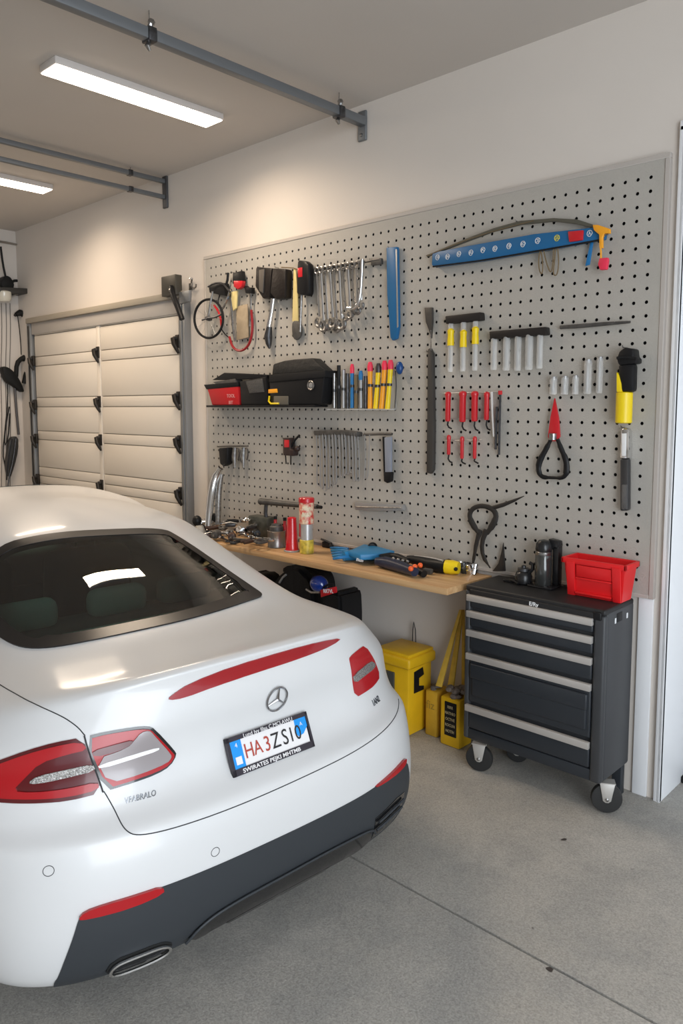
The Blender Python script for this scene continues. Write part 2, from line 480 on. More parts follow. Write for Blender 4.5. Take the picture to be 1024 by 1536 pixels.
def inset(poly, d):
    n = len(poly); A = sum(poly[i - 1][0] * poly[i][1] - poly[i][0] * poly[i - 1][1] for i in range(n)); sg = 1 if A > 0 else -1
    out = []
    for i in range(n):
        p0 = poly[i - 1]; p1 = poly[i]; p2 = poly[(i + 1) % n]
        tx = p2[0] - p0[0]; ty = p2[1] - p0[1]; L = math.hypot(tx, ty) or 1
        dd_ = d(p1) if callable(d) else d
        out.append((p1[0] - ty / L * dd_ * sg, p1[1] + tx / L * dd_ * sg))
    return out
def patch(name, kind, poly, off, depth, m, parent=None, h=0.02, hole=None, smooth_it=2, flatten=0.0, label=None, dome=0.0, fit=None):
    """a panel lying on the bodywork: outline poly, raised by off, with a rim of given depth"""
    poly = resample(chaikin(poly, smooth_it) if smooth_it else poly, h * 0.7)
    loops = [poly] + ([resample(hole, h * 0.7)] if hole else [])
    pts = []; edges = []
    for lp in loops:
        b0 = len(pts); pts += lp; edges += [(b0 + i, b0 + (i + 1) % len(lp)) for i in range(len(lp))]
    nb = len(pts)
    x0 = min(p[0] for p in poly); x1 = max(p[0] for p in poly); y0 = min(p[1] for p in poly); y1 = max(p[1] for p in poly)
    x = x0 + h / 2
    while x < x1:
        y = y0 + h / 2
        while y < y1:
            if inside((x, y), poly) and seg_dist((x, y), poly) > h * 0.4 and not (hole and (inside((x, y), hole) or seg_dist((x, y), hole) < h * 0.4)):
                pts.append((x, y))
            y += h
        x += h
    V2, E2, F2, *_ = delaunay_2d_cdt([Vector(p) for p in pts], edges, [], 0, 1e-6)
    co = []; nr = []
    for v in V2:
        l, n = fit(v.x, v.y) if fit else surf(kind, v.x, v.y)
        o_ = off
        if dome: o_ += dome * min(1.0, seg_dist((v.x, v.y), poly) / 0.03)
        co.append(l + n * o_); nr.append((l, n))
    bm = bmesh.new(); vv = [bm.verts.new(c) for c in co]
    for f in F2:
        c = (sum(V2[i].x for i in f) / len(f), sum(V2[i].y for i in f) / len(f))
        if not inside(c, poly) or (hole and inside(c, hole)): continue
        ar = abs(sum(V2[f[q - 1]].x * V2[f[q]].y - V2[f[q]].x * V2[f[q - 1]].y for q in range(len(f)))) / 2
        if ar < h * h * 0.02: continue        # slivers spoil the shading
        bm.faces.new([vv[i] for i in f])
    bm.verts.index_update(); bm.normal_update()
    bad = [f for f in bm.faces if f.normal.dot(nr[f.verts[0].index][1]) < 0]
    if bad: bmesh.ops.reverse_faces(bm, faces=bad)
    bnd = [e for e in bm.edges if len(e.link_faces) == 1]
    if depth > 0:
        idx = {v: v.index for v in bm.verts}; low = {}
        for e in bnd:
            for v in e.verts:
                if v not in low:
                    l, n = nr[idx[v]]; low[v] = bm.verts.new(v.co - n * depth)
        for e in bnd:
            a, b = e.verts; f = e.link_faces[0]
            # orientation follows the face
            vs_ = [l_.vert for l_ in f.loops]; i = vs_.index(a)
            if vs_[(i + 1) % len(vs_)] is b: a, b = b, a
            bm.faces.new((a, b, low[b], low[a]))
    for f in bm.faces: f.smooth = True
    for e in bnd: e.smooth = False
    me = bpy.data.meshes.new(name); bm.to_mesh(me); bm.free(); me.materials.append(m)
    o = bpy.data.objects.new(name, me); COL.objects.link(o); o.parent = parent or CAR
    if label: o['label'] = label
    return o
def line(mb, kind, pts, r, off=0.0, h=0.02, it=2, closed=False):
    pts = resample(chaikin(pts, it, closed), h, closed)
    P_ = []
    for a, b in pts:
        l, n = surf(kind, a, b); P_.append(l + n * off)
    mb.tube(P_, r, 6, closed); return mb

GLASS_OUT = [(-1.178, -0.40), (-1.12, -0.2789), (-1.056, -0.0701), (-1.0225, 0.1817), (-0.9734, 0.2041), (-0.7352, 0.259), (-0.5694, 0.3094), (-0.535, 0.312), (-0.511, 0.2755), (-0.465, 0.1021), (-0.447, -0.1), (-0.468, -0.28), (-0.515, -0.41), (-0.575, -0.49), (-0.66, -0.535), (-0.80, -0.55), (-1.00, -0.55), (-1.14, -0.50)]
GLASS_S = resample(chaikin(GLASS_OUT, 2), 0.02)
def frit(p): return 0.05 if p[0] > -0.6 else (0.035 if p[0] > -0.97 else 0.05)
GLASS_IN = inset(GLASS_S, frit)
GLASS_CUT = inset(GLASS_S, 0.022)
import numpy as np
def smooth_fit(poly):
    P_ = [p for p in poly]; bx = [(x, y) for x in np.arange(-1.2, -0.4, 0.05) for y in np.arange(-0.6, 0.4, 0.05) if inside((x, y), poly)]
    P_ = P_ * 2 + bx; B = lambda x, y: [1, x, y, x * x, x * y, y * y, x * y * y]
    A = np.array([B(x, y) for x, y in P_]); z = np.array([surf('t', x, y)[0].z for x, y in P_])
    R_ = []; Z_ = []
    for x, y, n in ((-1.044, -0.103, (0.408, -0.24, 0.881)), (-0.9, -0.09, (0.377, -0.195, 0.905)), (-0.749, -0.082, (0.347, -0.15, 0.926)), (-0.62, -0.06, (0.325, -0.117, 0.938)), (-0.518, -0.049, (0.305, -0.083, 0.949))):
        R_.append([0, 1, 0, 2 * x, y, 0, y * y]); Z_.append(-n[0] / n[2]); R_.append([0, 0, 1, 0, x, 2 * y, 2 * x * y]); Z_.append(-n[1] / n[2])
    c = np.linalg.lstsq(np.vstack([A, np.array(R_) * 3]), np.concatenate([z, np.array(Z_) * 3]), rcond=None)[0]; print('glass fit error', np.abs(A @ c - z).max())
    def f(x, y):
        zz = float(np.dot(B(x, y), c)); e = 1e-3
        n = Vector((-(float(np.dot(B(x + e, y), c)) - zz) / e, -(float(np.dot(B(x, y + e), c)) - zz) / e, 1)).normalized()
        w_ = max(0.0, 1 - seg_dist((x, y), GLASS_S) / 0.035); w_ = w_ * w_ * (3 - 2 * w_)
        if w_ > 0:
            l2, n2 = surf('t', x, y); zz = lerp(zz, l2.z, w_); n = n.lerp(n2, w_).normalized()
        return Vector((x, y, zz)), n
    return f
GFIT = None
# windscreen and side glass outlines
WIND = [(-2.22, -0.36), (-2.22, 0.36), (-2.36, 0.40), (-3.05, 0.52), (-3.14, 0.50), (-3.17, 0.0), (-3.14, -0.50), (-3.05, -0.52), (-2.36, -0.40)]
WIND_CUT = inset(resample(chaikin(WIND, 1), 0.04), 0.02)
SIDEW = [(-1.35, 1.00), (-1.42, 1.07), (-1.75, 1.15), (-2.25, 1.14), (-2.75, 0.97), (-2.70, 0.94), (-1.45, 0.95)]
SIDE_CUT = inset(resample(chaikin(SIDEW, 1), 0.04), 0.012)
WHEELX = (-0.98, -3.62)
# split the skin into body, boot lid and bumper
def classify(c, n):
    s = 0.9 * math.atan2(c.y, c.x - AXC)
    if c.z > 0.85 and inside((c.x, c.y), GLASS_CUT): return None
    if c.z > 0.8 and inside((c.x, c.y), WIND_CUT): return None
    if abs(n.y) > 0.3 and inside((c.x, c.z), SIDE_CUT): return None
    for wx in WHEELX:
        if abs(c.y) > 0.55 and math.hypot(c.x - wx, c.z - 0.32) < 0.365: return None
    if c.x > -0.62 and c.z < 0.545: return 'bumper'
    if c.z > 0.545 and abs(s) < 0.575 and c.x > -0.50 and not (c.z < 0.8 and s < -0.53): return 'boot_lid'
    return 'body'
groups = {}
for p in BODY.polygons:
    k = classify(p.center, p.normal)
    if k: groups.setdefault(k, []).append(p)
VALD = mat('dark_valance_plastic', (0.036, 0.040, 0.045), 0.5, spec=0.3)
UNDER = mat('underbody_black', (0.01, 0.01, 0.01), 0.8)
for nm, polys in groups.items():
    used = {}; vs_ = []; fs = []; nrm = []
    for p in polys:
        f = []
        for vi in p.vertices:
            if vi not in used: used[vi] = len(vs_); vs_.append(BODY.vertices[vi].co.copy()); nrm.append(_vn[vi])
            f.append(used[vi])
        fs.append(f)
    me = bpy.data.meshes.new(nm); me.from_pydata(vs_, [], fs)
    me.materials.append(WPAINT); me.materials.append(VALD)
    for i, p in enumerate(me.polygons):
        p.use_smooth = True
        c = polys[i].center; s = 0.9 * math.atan2(c.y, c.x - AXC)
        if c.z < 0.385 and abs(s) < 0.555 + max(0, 0.37 - c.z) * 0.42 and c.x > -0.62: p.material_index = 1
    me.update(); me.normals_split_custom_set_from_vertices(nrm)
    o = bpy.data.objects.new(nm, me); COL.objects.link(o); o.parent = CAR
# under tray keeps light out of the shell
ut = MB(); ut.box((-4.3, -0.58, 0.17), (-0.14, 0.58, 0.19)); ut.build('underbody', UNDER, CAR, local=True)

# ---- glass
def car_glass():
    m = bpy.data.materials.new('tinted_car_glass'); m.use_nodes = True; nt = m.node_tree
    for n in list(nt.nodes): nt.nodes.remove(n)
    out = nt.nodes.new('ShaderNodeOutputMaterial'); tr = nt.nodes.new('ShaderNodeBsdfTransparent'); gl = nt.nodes.new('ShaderNodeBsdfGlossy')
    tr.inputs[0].default_value = (0.58, 0.80, 0.73, 1); gl.inputs['Roughness'].default_value = 0.01
    fr = nt.nodes.new('ShaderNodeFresnel'); fr.inputs[0].default_value = 1.85; mx = nt.nodes.new('ShaderNodeMixShader')
    nt.links.new(fr.outputs[0], mx.inputs[0]); nt.links.new(tr.outputs[0], mx.inputs[1]); nt.links.new(gl.outputs[0], mx.inputs[2]); nt.links.new(mx.outputs[0], out.inputs[0])
    return m
CARGLASS = car_glass()
FRIT = mat('black_glass_band', (0.012, 0.011, 0.011), 0.3)
LACQ = mat('gloss_black', (0.008, 0.008, 0.009), 0.12, coat=0.6)
rw = patch('rear_window', 't', GLASS_IN, 0.003, 0.0, CARGLASS, h=0.035, smooth_it=0, fit=GFIT)
patch('window_surround', 't', GLASS_S, 0.005, 0.022, FRIT, rw, h=0.025, hole=GLASS_IN, smooth_it=0, fit=GFIT, label='black border of the rear window')
patch('windscreen', 't', WIND, 0.003, 0.01, CARGLASS, h=0.06, smooth_it=1)
for k in ('l', 'r'): patch('side_window', k, SIDEW, 0.003, 0.01, CARGLASS, h=0.05, smooth_it=1)

# ---- tail lamps
REDL = mat('red_lamp_lens', (0.38, 0.005, 0.009), 0.25, coat=0.25)
DRED = mat('dark_red_lamp', (0.09, 0.004, 0.006), 0.2, coat=0.3)
CLRL = mat('clear_lamp_lens', (0.30, 0.27, 0.275), 0.22, 0.1, coat=0.4)
GLIT = mat('faceted_reflector', (0.62, 0.60, 0.58), 0.2, 0.8, bump=(260, 1.0), noise=(240, 0.6))
LITE = mat('white_light_bar', (0.88, 0.88, 0.88), 0.2)
li = patch('tail_lamp', 'c', [(-0.5785, 0.784), (-0.521, 0.7903), (-0.4505, 0.7906), (-0.41, 0.7863), (-0.3911, 0.7754), (-0.335, 0.70), (-0.3270, 0.684), (-0.3487, 0.6596), (-0.389, 0.6496), (-0.4621, 0.6447), (-0.530, 0.6392)], 0.003, 0.012, LACQ, h=0.012, smooth_it=1, label='inner half of the left lamp, in the boot lid')
patch('red_lens', 'c', [(-0.5715, 0.777), (-0.521, 0.7835), (-0.4505, 0.7838), (-0.412, 0.7793), (-0.397, 0.77), (-0.345, 0.70), (-0.3340, 0.684), (-0.3527, 0.6646), (-0.389, 0.6566), (-0.4621, 0.6520), (-0.522, 0.6470)], 0.008, 0.008, REDL, li, h=0.012, smooth_it=1)
patch('clear_lens', 'c', [(-0.549, 0.728), (-0.47, 0.742), (-0.449, 0.760), (-0.432, 0.775), (-0.4102, 0.7762), (-0.3991, 0.7655), (-0.3493, 0.694), (-0.3480, 0.684), (-0.3606, 0.6728), (-0.4352, 0.6645), (-0.5193, 0.6600)], 0.0115, 0.005, CLRL, li, h=0.012, smooth_it=1)
patch('smoked_band', 'c', [(-0.560, 0.749), (-0.50, 0.757), (-0.452, 0.761), (-0.462, 0.748), (-0.50, 0.738), (-0.552, 0.734)], 0.0135, 0.004, DRED, li, h=0.015, smooth_it=1)
patch('light_bar', 'c', [(-0.541, 0.7015), (-0.45, 0.7115), (-0.386, 0.716), (-0.384, 0.7255), (-0.45, 0.723), (-0.545, 0.7125)], 0.0135, 0.003, LITE, li, h=0.012, smooth_it=1)
lo_ = patch('tail_lamp', 'c', [(-0.5828, 0.783), (-0.6526, 0.7765), (-0.72, 0.761), (-0.79, 0.737), (-0.90, 0.695), (-0.96, 0.660), (-0.93, 0.640), (-0.7641, 0.6336), (-0.6906, 0.6312), (-0.6151, 0.6297), (-0.5340, 0.6379), (-0.556, 0.715)], 0.003, 0.012, DRED, h=0.012, smooth_it=1, label='outer half of the left lamp, in the wing')
patch('red_lens', 'c', [(-0.588, 0.774), (-0.6526, 0.767), (-0.72, 0.752), (-0.79, 0.728), (-0.89, 0.688), (-0.93, 0.660), (-0.90, 0.649), (-0.7641, 0.645), (-0.6906, 0.642), (-0.6151, 0.640), (-0.541, 0.6479), (-0.5447, 0.668), (-0.62, 0.661), (-0.70, 0.659), (-0.748, 0.664), (-0.72, 0.695), (-0.684, 0.732), (-0.62, 0.747), (-0.568, 0.753)], 0.008, 0.008, REDL, lo_, h=0.012, smooth_it=1)
patch('reflector_panel', 'c', [(-0.556, 0.7155), (-0.62, 0.7100), (-0.69, 0.700), (-0.712, 0.683), (-0.69, 0.680), (-0.62, 0.689), (-0.55, 0.6975)], 0.008, 0.006, GLIT, lo_, h=0.015, smooth_it=1)
lr = patch('tail_lamp', 'c', [(0.4253, 0.795), (0.433, 0.806), (0.50, 0.812), (0.5668, 0.8093), (0.60, 0.745), (0.635, 0.675), (0.57, 0.6652), (0.4964, 0.6649), (0.4366, 0.6637), (0.431, 0.73)], 0.003, 0.012, REDL, h=0.018, smooth_it=1, label='right lamp, red with a clear band')
patch('clear_lens', 'c', [(0.429, 0.746), (0.5548, 0.757), (0.5951, 0.735), (0.585, 0.724), (0.50, 0.722), (0.4362, 0.713)], 0.007, 0.004, GLIT, lr, h=0.015, smooth_it=1)
pc = patch('high_brake_lamp', 'c', [(-0.3478, 0.842), (-0.3438, 0.852), (-0.2765, 0.8789), (-0.1234, 0.9009), (0.0995, 0.9060), (0.2715, 0.897), (0.410, 0.877), (0.3502, 0.8673), (0.1673, 0.8652), (-0.0431, 0.8621), (-0.1979, 0.8527), (-0.3003, 0.8400)], 0.004, 0.008, mat('deep_red_lamp', (0.30, 0.010, 0.014), 0.2, coat=0.4), h=0.016, smooth_it=1, label='long red lamp strip under the boot spoiler')

# ---- bumper details
patch('lower_bumper', 'c', [(-0.575, 0.368), (-0.565, 0.385), (-0.53, 0.391), (-0.3859, 0.3932), (-0.2, 0.3934), (0.129, 0.3919), (0.3735, 0.3924), (0.56, 0.400), (0.60, 0.36), (0.63, 0.24), (0.62, 0.17), (0.3, 0.175), (0, 0.175), (-0.3, 0.175), (-0.60, 0.168), (-0.645, 0.166), (-0.638, 0.190), (-0.628, 0.205), (-0.6050, 0.27), (-0.588, 0.32)], 0.004, 0.008, VALD, h=0.025, smooth_it=1, label='dark grey lower bumper')
rl = patch('reflector', 'c', [(-0.577, 0.3702), (-0.5632, 0.387), (-0.52, 0.3945), (-0.45, 0.3965), (-0.3891, 0.3974), (-0.3862, 0.3783), (-0.4571, 0.3686), (-0.5568, 0.3674)], 0.010, 0.010, REDL, h=0.012, smooth_it=1, label='left red reflector')
rr = patch('reflector', 'c', [(0.3637, 0.3965), (0.46, 0.405), (0.5373, 0.409), (0.57, 0.405), (0.56, 0.388), (0.5, 0.387), (0.40, 0.392)], 0.010, 0.010, REDL, h=0.012, smooth_it=1, label='right red reflector')
dl = patch('diffuser_lip', 'c', [(-0.33, 0.182), (-0.2856, 0.230), (-0.2047, 0.252), (-0.0147, 0.258), (0.2017, 0.262), (0.37, 0.248), (0.40, 0.182), (0.2, 0.168), (0, 0.168), (-0.2, 0.168)], 0.009, 0.012, LACQ, h=0.02, smooth_it=1, label='gloss black diffuser lip')
mb = MB(); line(mb, 'c', [(-0.33, 0.19), (-0.2856, 0.234), (-0.2047, 0.256), (-0.0147, 0.262), (0.2017, 0.266), (0.37, 0.252), (0.40, 0.22)], 0.004, 0.012); mb.build('trim_bead', VALD, dl, local=True)
vt = patch('air_vent', 'c', [(0.385, 0.278), (0.50, 0.295), (0.56, 0.285), (0.56, 0.22), (0.50, 0.198), (0.40, 0.195)], 0.006, 0.01, LACQ, h=0.018, smooth_it=0, label='black slatted vent at the right corner')
mb = MB()
for q in (0.0, 0.028): line(mb, 'c', [(0.40, 0.232 + q), (0.48, 0.243 + q), (0.545, 0.240 + q)], 0.005, 0.012, it=1)
mb.build('slat', VALD, vt, local=True)
EXO = [(-0.508, 0.176), (-0.520, 0.190), (-0.510, 0.210), (-0.490, 0.2205), (-0.42, 0.2225), (-0.392, 0.2195), (-0.372, 0.206), (-0.376, 0.190), (-0.398, 0.180), (-0.45, 0.176)]
ep = patch('exhaust_tip', 'c', inset(resample(EXO, 0.01), -0.008), 0.006, 0.01, UNDER, h=0.014, smooth_it=1, label='chrome-rimmed rectangular exhaust outlet')
mb = MB(); line(mb, 'c', EXO, 0.0045, 0.014, closed=True, h=0.01); mb.build('chrome_rim', CHROME, ep, local=True)
mb = MB(); line(mb, 'c', inset(resample(EXO, 0.01), 0.012), 0.003, 0.006, closed=True, h=0.01, it=1); mb.build('inner_pipe', DSTEEL, ep, local=True)
SHUT = mat('shut_gap', (0.03, 0.032, 0.035), 0.6)
mb = MB(); line(mb, 'c', [(-0.5291, 0.6396), (-0.5037, 0.5961), (-0.4859, 0.5687), (-0.4694, 0.5522), (-0.4461, 0.5395), (-0.3898, 0.5335), (-0.2829, 0.5321), (-0.114, 0.5325), (0.089, 0.5365), (0.3258, 0.5403), (0.518, 0.5477), (0.72, 0.556)], 0.0016, 0.0)
line(mb, 'c', [(-1.05, 0.866), (-0.919, 0.8625), (-0.78, 0.8606), (-0.7114, 0.8556), (-0.6471, 0.8362), (-0.60, 0.8097), (-0.5775, 0.786)], 0.0016, 0.0)
line(mb, 'c', [(-0.579, 0.786), (-0.556, 0.715), (-0.531, 0.638)], 0.0022, 0.0045, it=1)
mb.build('panel_gap', SHUT, CAR, local=True, label='thin dark gap around the boot lid')
for s, z in ((-0.6389, 0.4941), (-0.2443, 0.4332)):
    mb = MB(); line(mb, 'c', [(s + 0.0125 * math.cos(a * math.pi / 6), z + 0.0125 * math.sin(a * math.pi / 6)) for a in range(12)], 0.0009, 0.0003, h=0.01, it=1, closed=True)
    mb.build('parking_sensor', SHUT, CAR, local=True)

# ---- emblem, plate, badges
def tail_frame(s, z, off=0.0):
    l, n = surf('c', s, z); ax = Vector((0, 0, 1)).cross(n).normalized(); ay = n.cross(ax).normalized()
    return l + n * off, ax, ay, n
mb = MB(); o_, ax, ay, n_ = tail_frame(0.0526, 0.762, 0.006)
Rr = 0.0385
mb.tube([o_ + (ax * math.cos(a * math.pi / 18) + ay * math.sin(a * math.pi / 18)) * Rr for a in range(36)], 0.0030, 8, closed=True)
for k in range(3):
    d = ax * math.sin(k * 2 * math.pi / 3 + 0.12) + ay * math.cos(k * 2 * math.pi / 3 + 0.12)
    mb.tube([o_ + n_ * 0.003, o_ + d * Rr * 0.5 + n_ * 0.001, o_ + d * Rr], [0.0046, 0.0028, 0.0013], 6)
mb.build('round_emblem', mat('emblem_chrome', (0.36, 0.36, 0.37), 0.15, 1.0), CAR, local=True, label='round chrome emblem with a three-pointed star')
o_, ax, ay, n_ = tail_frame(0.010, 0.632, 0.016)
ay = (ay + Vector((0, 0, 0))).normalized()
def pq(u, v, w_=0.0): return o_ + ax * u + ay * v + n_ * w_
def prect(mb, u0, v0, u1, v1, w0, w1): mb.prism([pq(u0, v0, w0), pq(u1, v0, w0), pq(u1, v1, w0), pq(u0, v1, w0)], n_ * (w1 - w0)); return mb
PL = mat('plate_white', (0.78, 0.76, 0.76), 0.35)
lp = prect(MB(), -0.142, -0.045, 0.142, 0.045, -0.006, 0.0).build('licence_plate', PL, CAR, local=True, label='white licence plate with red and black characters')
fr = MB(); W_, H_ = 0.153, 0.055
prect(fr, -W_, -H_, W_, -H_ + 0.019, -0.010, 0.004); prect(fr, -W_, H_ - 0.013, W_, H_, -0.010, 0.004)
prect(fr, -W_, -H_, -W_ + 0.010, H_, -0.010, 0.004); prect(fr, W_ - 0.008, -H_, W_, H_, -0.010, 0.004)
fr.build('plate_frame', mat('plate_frame_black', (0.03, 0.025, 0.035), 0.3), lp, local=True, label='black plate frame with white lettering')
PBLUE = mat('plate_blue', (0.01, 0.28, 0.75), 0.4)
prect(MB(), -0.142, -0.036, -0.103, 0.042, 0.0, 0.0012).build('blue_band', PBLUE, lp, local=True); bl = MB()
pts = [(0.100, 0.042), (0.098, 0.0), (0.104, -0.010), (0.125, -0.006), (0.1445, 0.012), (0.1445, 0.042)]
bl.prism([pq(u, v, 0.0) for u, v in pts], n_ * 0.0012)
bl.build('blue_band', PBLUE, lp, local=True)
rc = mat('plate_red', (0.42, 0.06, 0.04), 0.4); bc = mat('plate_ink', (0.02, 0.018, 0.02), 0.4)
for ch, u, m_, sz in (('H', -0.082, rc, 0.060), ('A', -0.050, rc, 0.058), ('3', -0.015, rc, 0.062), ('Z', 0.017, bc, 0.064), ('S', 0.053, bc, 0.066), ('1', 0.078, bc, 0.062), ('0', 0.104, bc, 0.062)):
    put_text(MB(), ch, sz, pq(u, 0.001, 0.0016), ax, ay, 0.0005, sx=0.80).build('plate_character', m_, lp, local=True)
put_text(MB(), 'SWIRATES PEJKI MHTMB', 0.0165, pq(-0.012, -0.0465, 0.0046), ax, ay, 0.0004, True, 1.22).build('frame_lettering', PL, lp, local=True)
put_text(MB(), 'Lund Jvy Illas C.MCLAWU', 0.0165, pq(0.0, 0.0475, 0.0046), ax, ay, 0.0004, False, 1.05).build('frame_lettering', PL, lp, local=True)
wl = MB(); put_text(wl, '4', 0.018, pq(-0.122, 0.028, 0.0016), ax, ay, 0.0003);  put_text(wl, 'A', 0.016, pq(0.122, 0.024, 0.0016), ax, ay, 0.0003);
prect(MB(), -0.133, -0.026, -0.112, -0.004, 0.0012, 0.0018).build('plate_sticker', PL, lp, local=True)
wl.build('plate_marks', PL, lp, local=True)
def badge(word, s, z, size, sx, m_, label):
    o_, ax, ay, n_ = tail_frame(s, z, 0.002)
    b = MB(); vv, ff = text_mesh(word, size, 0.0012, False, sx)
    out = []
    for v in vv:
        l, n = surf('c', s + v.x * 0.98, z + v.y); out.append(l + n * (0.0015 + v.z))
    b.raw(out, ff); return b.build('model_badge', m_, CAR, local=True, label=label)
BADG = mat('badge_chrome', (0.22, 0.23, 0.25), 0.2, 0.9)
badge('VFABRALO', -0.435, 0.6065, 0.0190, 0.92, BADG, 'chrome lettering under the left lamp')
badge('1AN2', 0.547, 0.6150, 0.030, 0.80, BADG, 'chrome lettering under the right lamp')
put = badge('AIIOLV', 0.515, 0.785, 0.020, 0.9, mat('lamp_lettering', (0.6, 0.5, 0.5), 0.3), 'pale lettering in the right lamp')

# ---- wheels
TYRE = mat('tyre_rubber', (0.018, 0.018, 0.018), 0.7); RIM = mat('alloy_rim', (0.5, 0.5, 0.52), 0.25, 0.9)
for wx in WHEELX:
    for sy in (-1, 1):
        mb = MB(); mb.lathe((wx, sy * 0.60, 0.315), (0, sy, 0), [(0.19, 0.0), (0.30, 0.0), (0.315, 0.02), (0.3155, 0.17), (0.30, 0.2), (0.215, 0.205), (0.205, 0.19)], 40)
        wh = mb.build('wheel', TYRE, CAR, local=True)
        mb = MB(); mb.lathe((wx, sy * 0.60, 0.315), (0, sy, 0), [(0.19, 0.02), (0.208, 0.17), (0.20, 0.18), (0.185, 0.15), (0.175, 0.05)], 40)
        for k in range(5):
            a = k * 2 * math.pi / 5; d = Vector((math.cos(a), 0, math.sin(a)))
            c0 = Vector((wx, sy * 0.775, 0.315)); mb.tube([c0, c0 + d * 0.1, c0 + d * 0.19], [0.035, 0.025, 0.03], 8, flat=0.5)
        mb.lathe((wx, sy * 0.75, 0.315), (0, sy, 0), [(0.06, 0), (0.06, 0.03), (0.04, 0.04)], 20)
        mb.build('rim', RIM, wh, local=True)
        # wheel housing and arch lip
        mb = MB(); A = [(math.cos(t * math.pi / 18), math.sin(t * math.pi / 18)) for t in range(-2, 21)]
        vs_ = []; fs = []
        for c, s_ in A:
            vs_ += [Vector((wx + c * 0.375, sy * 0.55, 0.32 + s_ * 0.375)), Vector((wx + c * 0.375, sy * 0.845, 0.32 + s_ * 0.375))]
        for i in range(len(A) - 1): fs.append((2 * i, 2 * i + 1, 2 * i + 3, 2 * i + 2))
        mb.raw(vs_, fs); mb.box((wx - 0.37, sy * 0.55 - 0.005, 0.2), (wx + 0.37, sy * 0.55 + 0.005, 0.70))
        mb.build('wheel_housing', UNDER, CAR, local=True)

# ---- cabin seen through the rear window
CLOTH = mat('grey_seat_cloth', (0.40, 0.46, 0.44), 0.8); CABD = mat('cabin_dark', (0.05, 0.05, 0.05), 0.7)
mb = MB(); mb.box((-1.02, -0.56, 0.80), (-0.50, 0.56, 0.825), 0.01); mb.build('parcel_shelf', CLOTH, CAR, local=True)
mb = MB(); mb.box((-3.1, -0.6, 0.25), (-1.0, 0.6, 0.28)); mb.box((-0.48, -0.48, 0.7), (-0.46, 0.48, 0.86)); mb.build('cabin_floor', CABD, CAR, local=True)
rb = MB().box((-1.16, -0.56, 0.35), (-1.02, 0.56, 0.86), 0.05, 3).build('rear_seat', CABD, CAR, local=True)
for y in (-0.36, 0.0, 0.30):
    hr = MB().box((-1.12, y - 0.12, 0.84), (-1.03, y + 0.12, 0.955), 0.04, 3).build('headrest', CLOTH, rb, local=True)
for y in (-0.30, 0.30):
    fs_ = MB().box((-2.10, y - 0.22, 0.40), (-1.95, y + 0.22, 0.95), 0.06, 3, Euler((0, 0.12, 0)).to_matrix()).build('front_seat', CABD, CAR, local=True)
    h_ = MB(); h_.box((-2.08, y - 0.11, 0.99), (-1.98, y + 0.11, 1.11), 0.04, 3); h_.tube([(-2.03, y - 0.05, 0.92), (-2.03, y - 0.05, 1.0)], 0.006); h_.tube([(-2.03, y + 0.05, 0.92), (-2.03, y + 0.05, 1.0)], 0.006)
    h_.build('headrest', CLOTH, fs_, local=True)
mb = MB(); mb.tube([Vector((-2.62, -0.30 + 0.17 * math.cos(a * math.pi / 12), 0.86 + 0.17 * math.sin(a * math.pi / 12))) for a in range(24)], 0.014, 8, closed=True); mb.box((-2.64, -0.46, 0.84), (-2.61, -0.14, 0.88), 0.01)
mb.build('steering_wheel', BLACK, CAR, local=True)
mb = MB().box((-3.15, -0.56, 0.62), (-2.72, 0.56, 0.83), 0.05, 3); mb.build('dashboard', CABD, CAR, local=True)
# ------------------------------------------------------------------ pegboard
PEG = mat('pegboard_grey', (0.43, 0.408, 0.370), 0.6, noise=(2.0, 0.05), bump=(220, 0.5))
PEGF = mat('pegboard_frame', (0.46, 0.42, 0.385), 0.55)
PX0, PX1, PZ0, PZ1 = -4.232, -1.200, 0.86, 2.645
PY_ = -0.022                                        # front face
def pegboard():
    mb = MB(); bm = mb.bm; sx = 0.0525; sz = 0.0545; r = 0.0076; NS = 8
    nx = int((PX1 - PX0 - 0.06) / sx); nz = int((PZ1 - PZ0 - 0.05) / sz)
    x0 = PX1 - 0.045 - nx * sx; z0 = PZ1 - 0.05 - nz * sz
    gx = [PX0] + [x0 + (i - 0.5) * sx + sx / 2 - sx / 2 for i in range(0, nx + 1)] + [PX1]
    cache = {}
    def V(x, z, y=PY_):
        k = (round(x, 4), round(z, 4), round(y, 4))
        if k not in cache: cache[k] = bm.verts.new((x, y, z))
        return cache[k]
    # cells (centre on holes)
    for i in range(nx):
        for j in range(nz):
            xa = x0 + i * sx; xb = xa + sx; za = z0 + j * sz; zb = za + sz; xc = (xa + xb) / 2; zc = (za + zb) / 2
            sq = [(xb, zc), (xb, zb), (xc, zb), (xa, zb), (xa, zc), (xa, za), (xc, za), (xb, za)]
            ci = [(xc + r * math.cos(k * math.pi / 4), zc + r * 1.0 * math.sin(k * math.pi / 4)) for k in range(8)]
            cv = [bm.verts.new((p[0], PY_, p[1])) for p in ci]; dv = [bm.verts.new((p[0], PY_ + 0.003, p[1])) for p in ci]
            for k in range(8):
                k2 = (k + 1) % 8
                bm.faces.new((V(*sq[k]), V(*sq[k2]), cv[k2], cv[k]))
                bm.faces.new((cv[k], cv[k2], dv[k2], dv[k]))
    xe = x0 + nx * sx; ze = z0 + nz * sz
    for (a, b, c, d) in ((PX0, PZ0, x0, PZ1), (xe, PZ0, PX1, PZ1), (x0, PZ0, xe, z0), (x0, ze, xe, PZ1)):
        bm.faces.new([bm.verts.new(p) for p in ((a, PY_, b), (c, PY_, b), (c, PY_, d), (a, PY_, d))])
    o = mb.build('pegboard', PEG, None, smooth=20, recalc=False)
    for p in o.data.polygons: p.use_smooth = False
    return o
peg = pegboard()
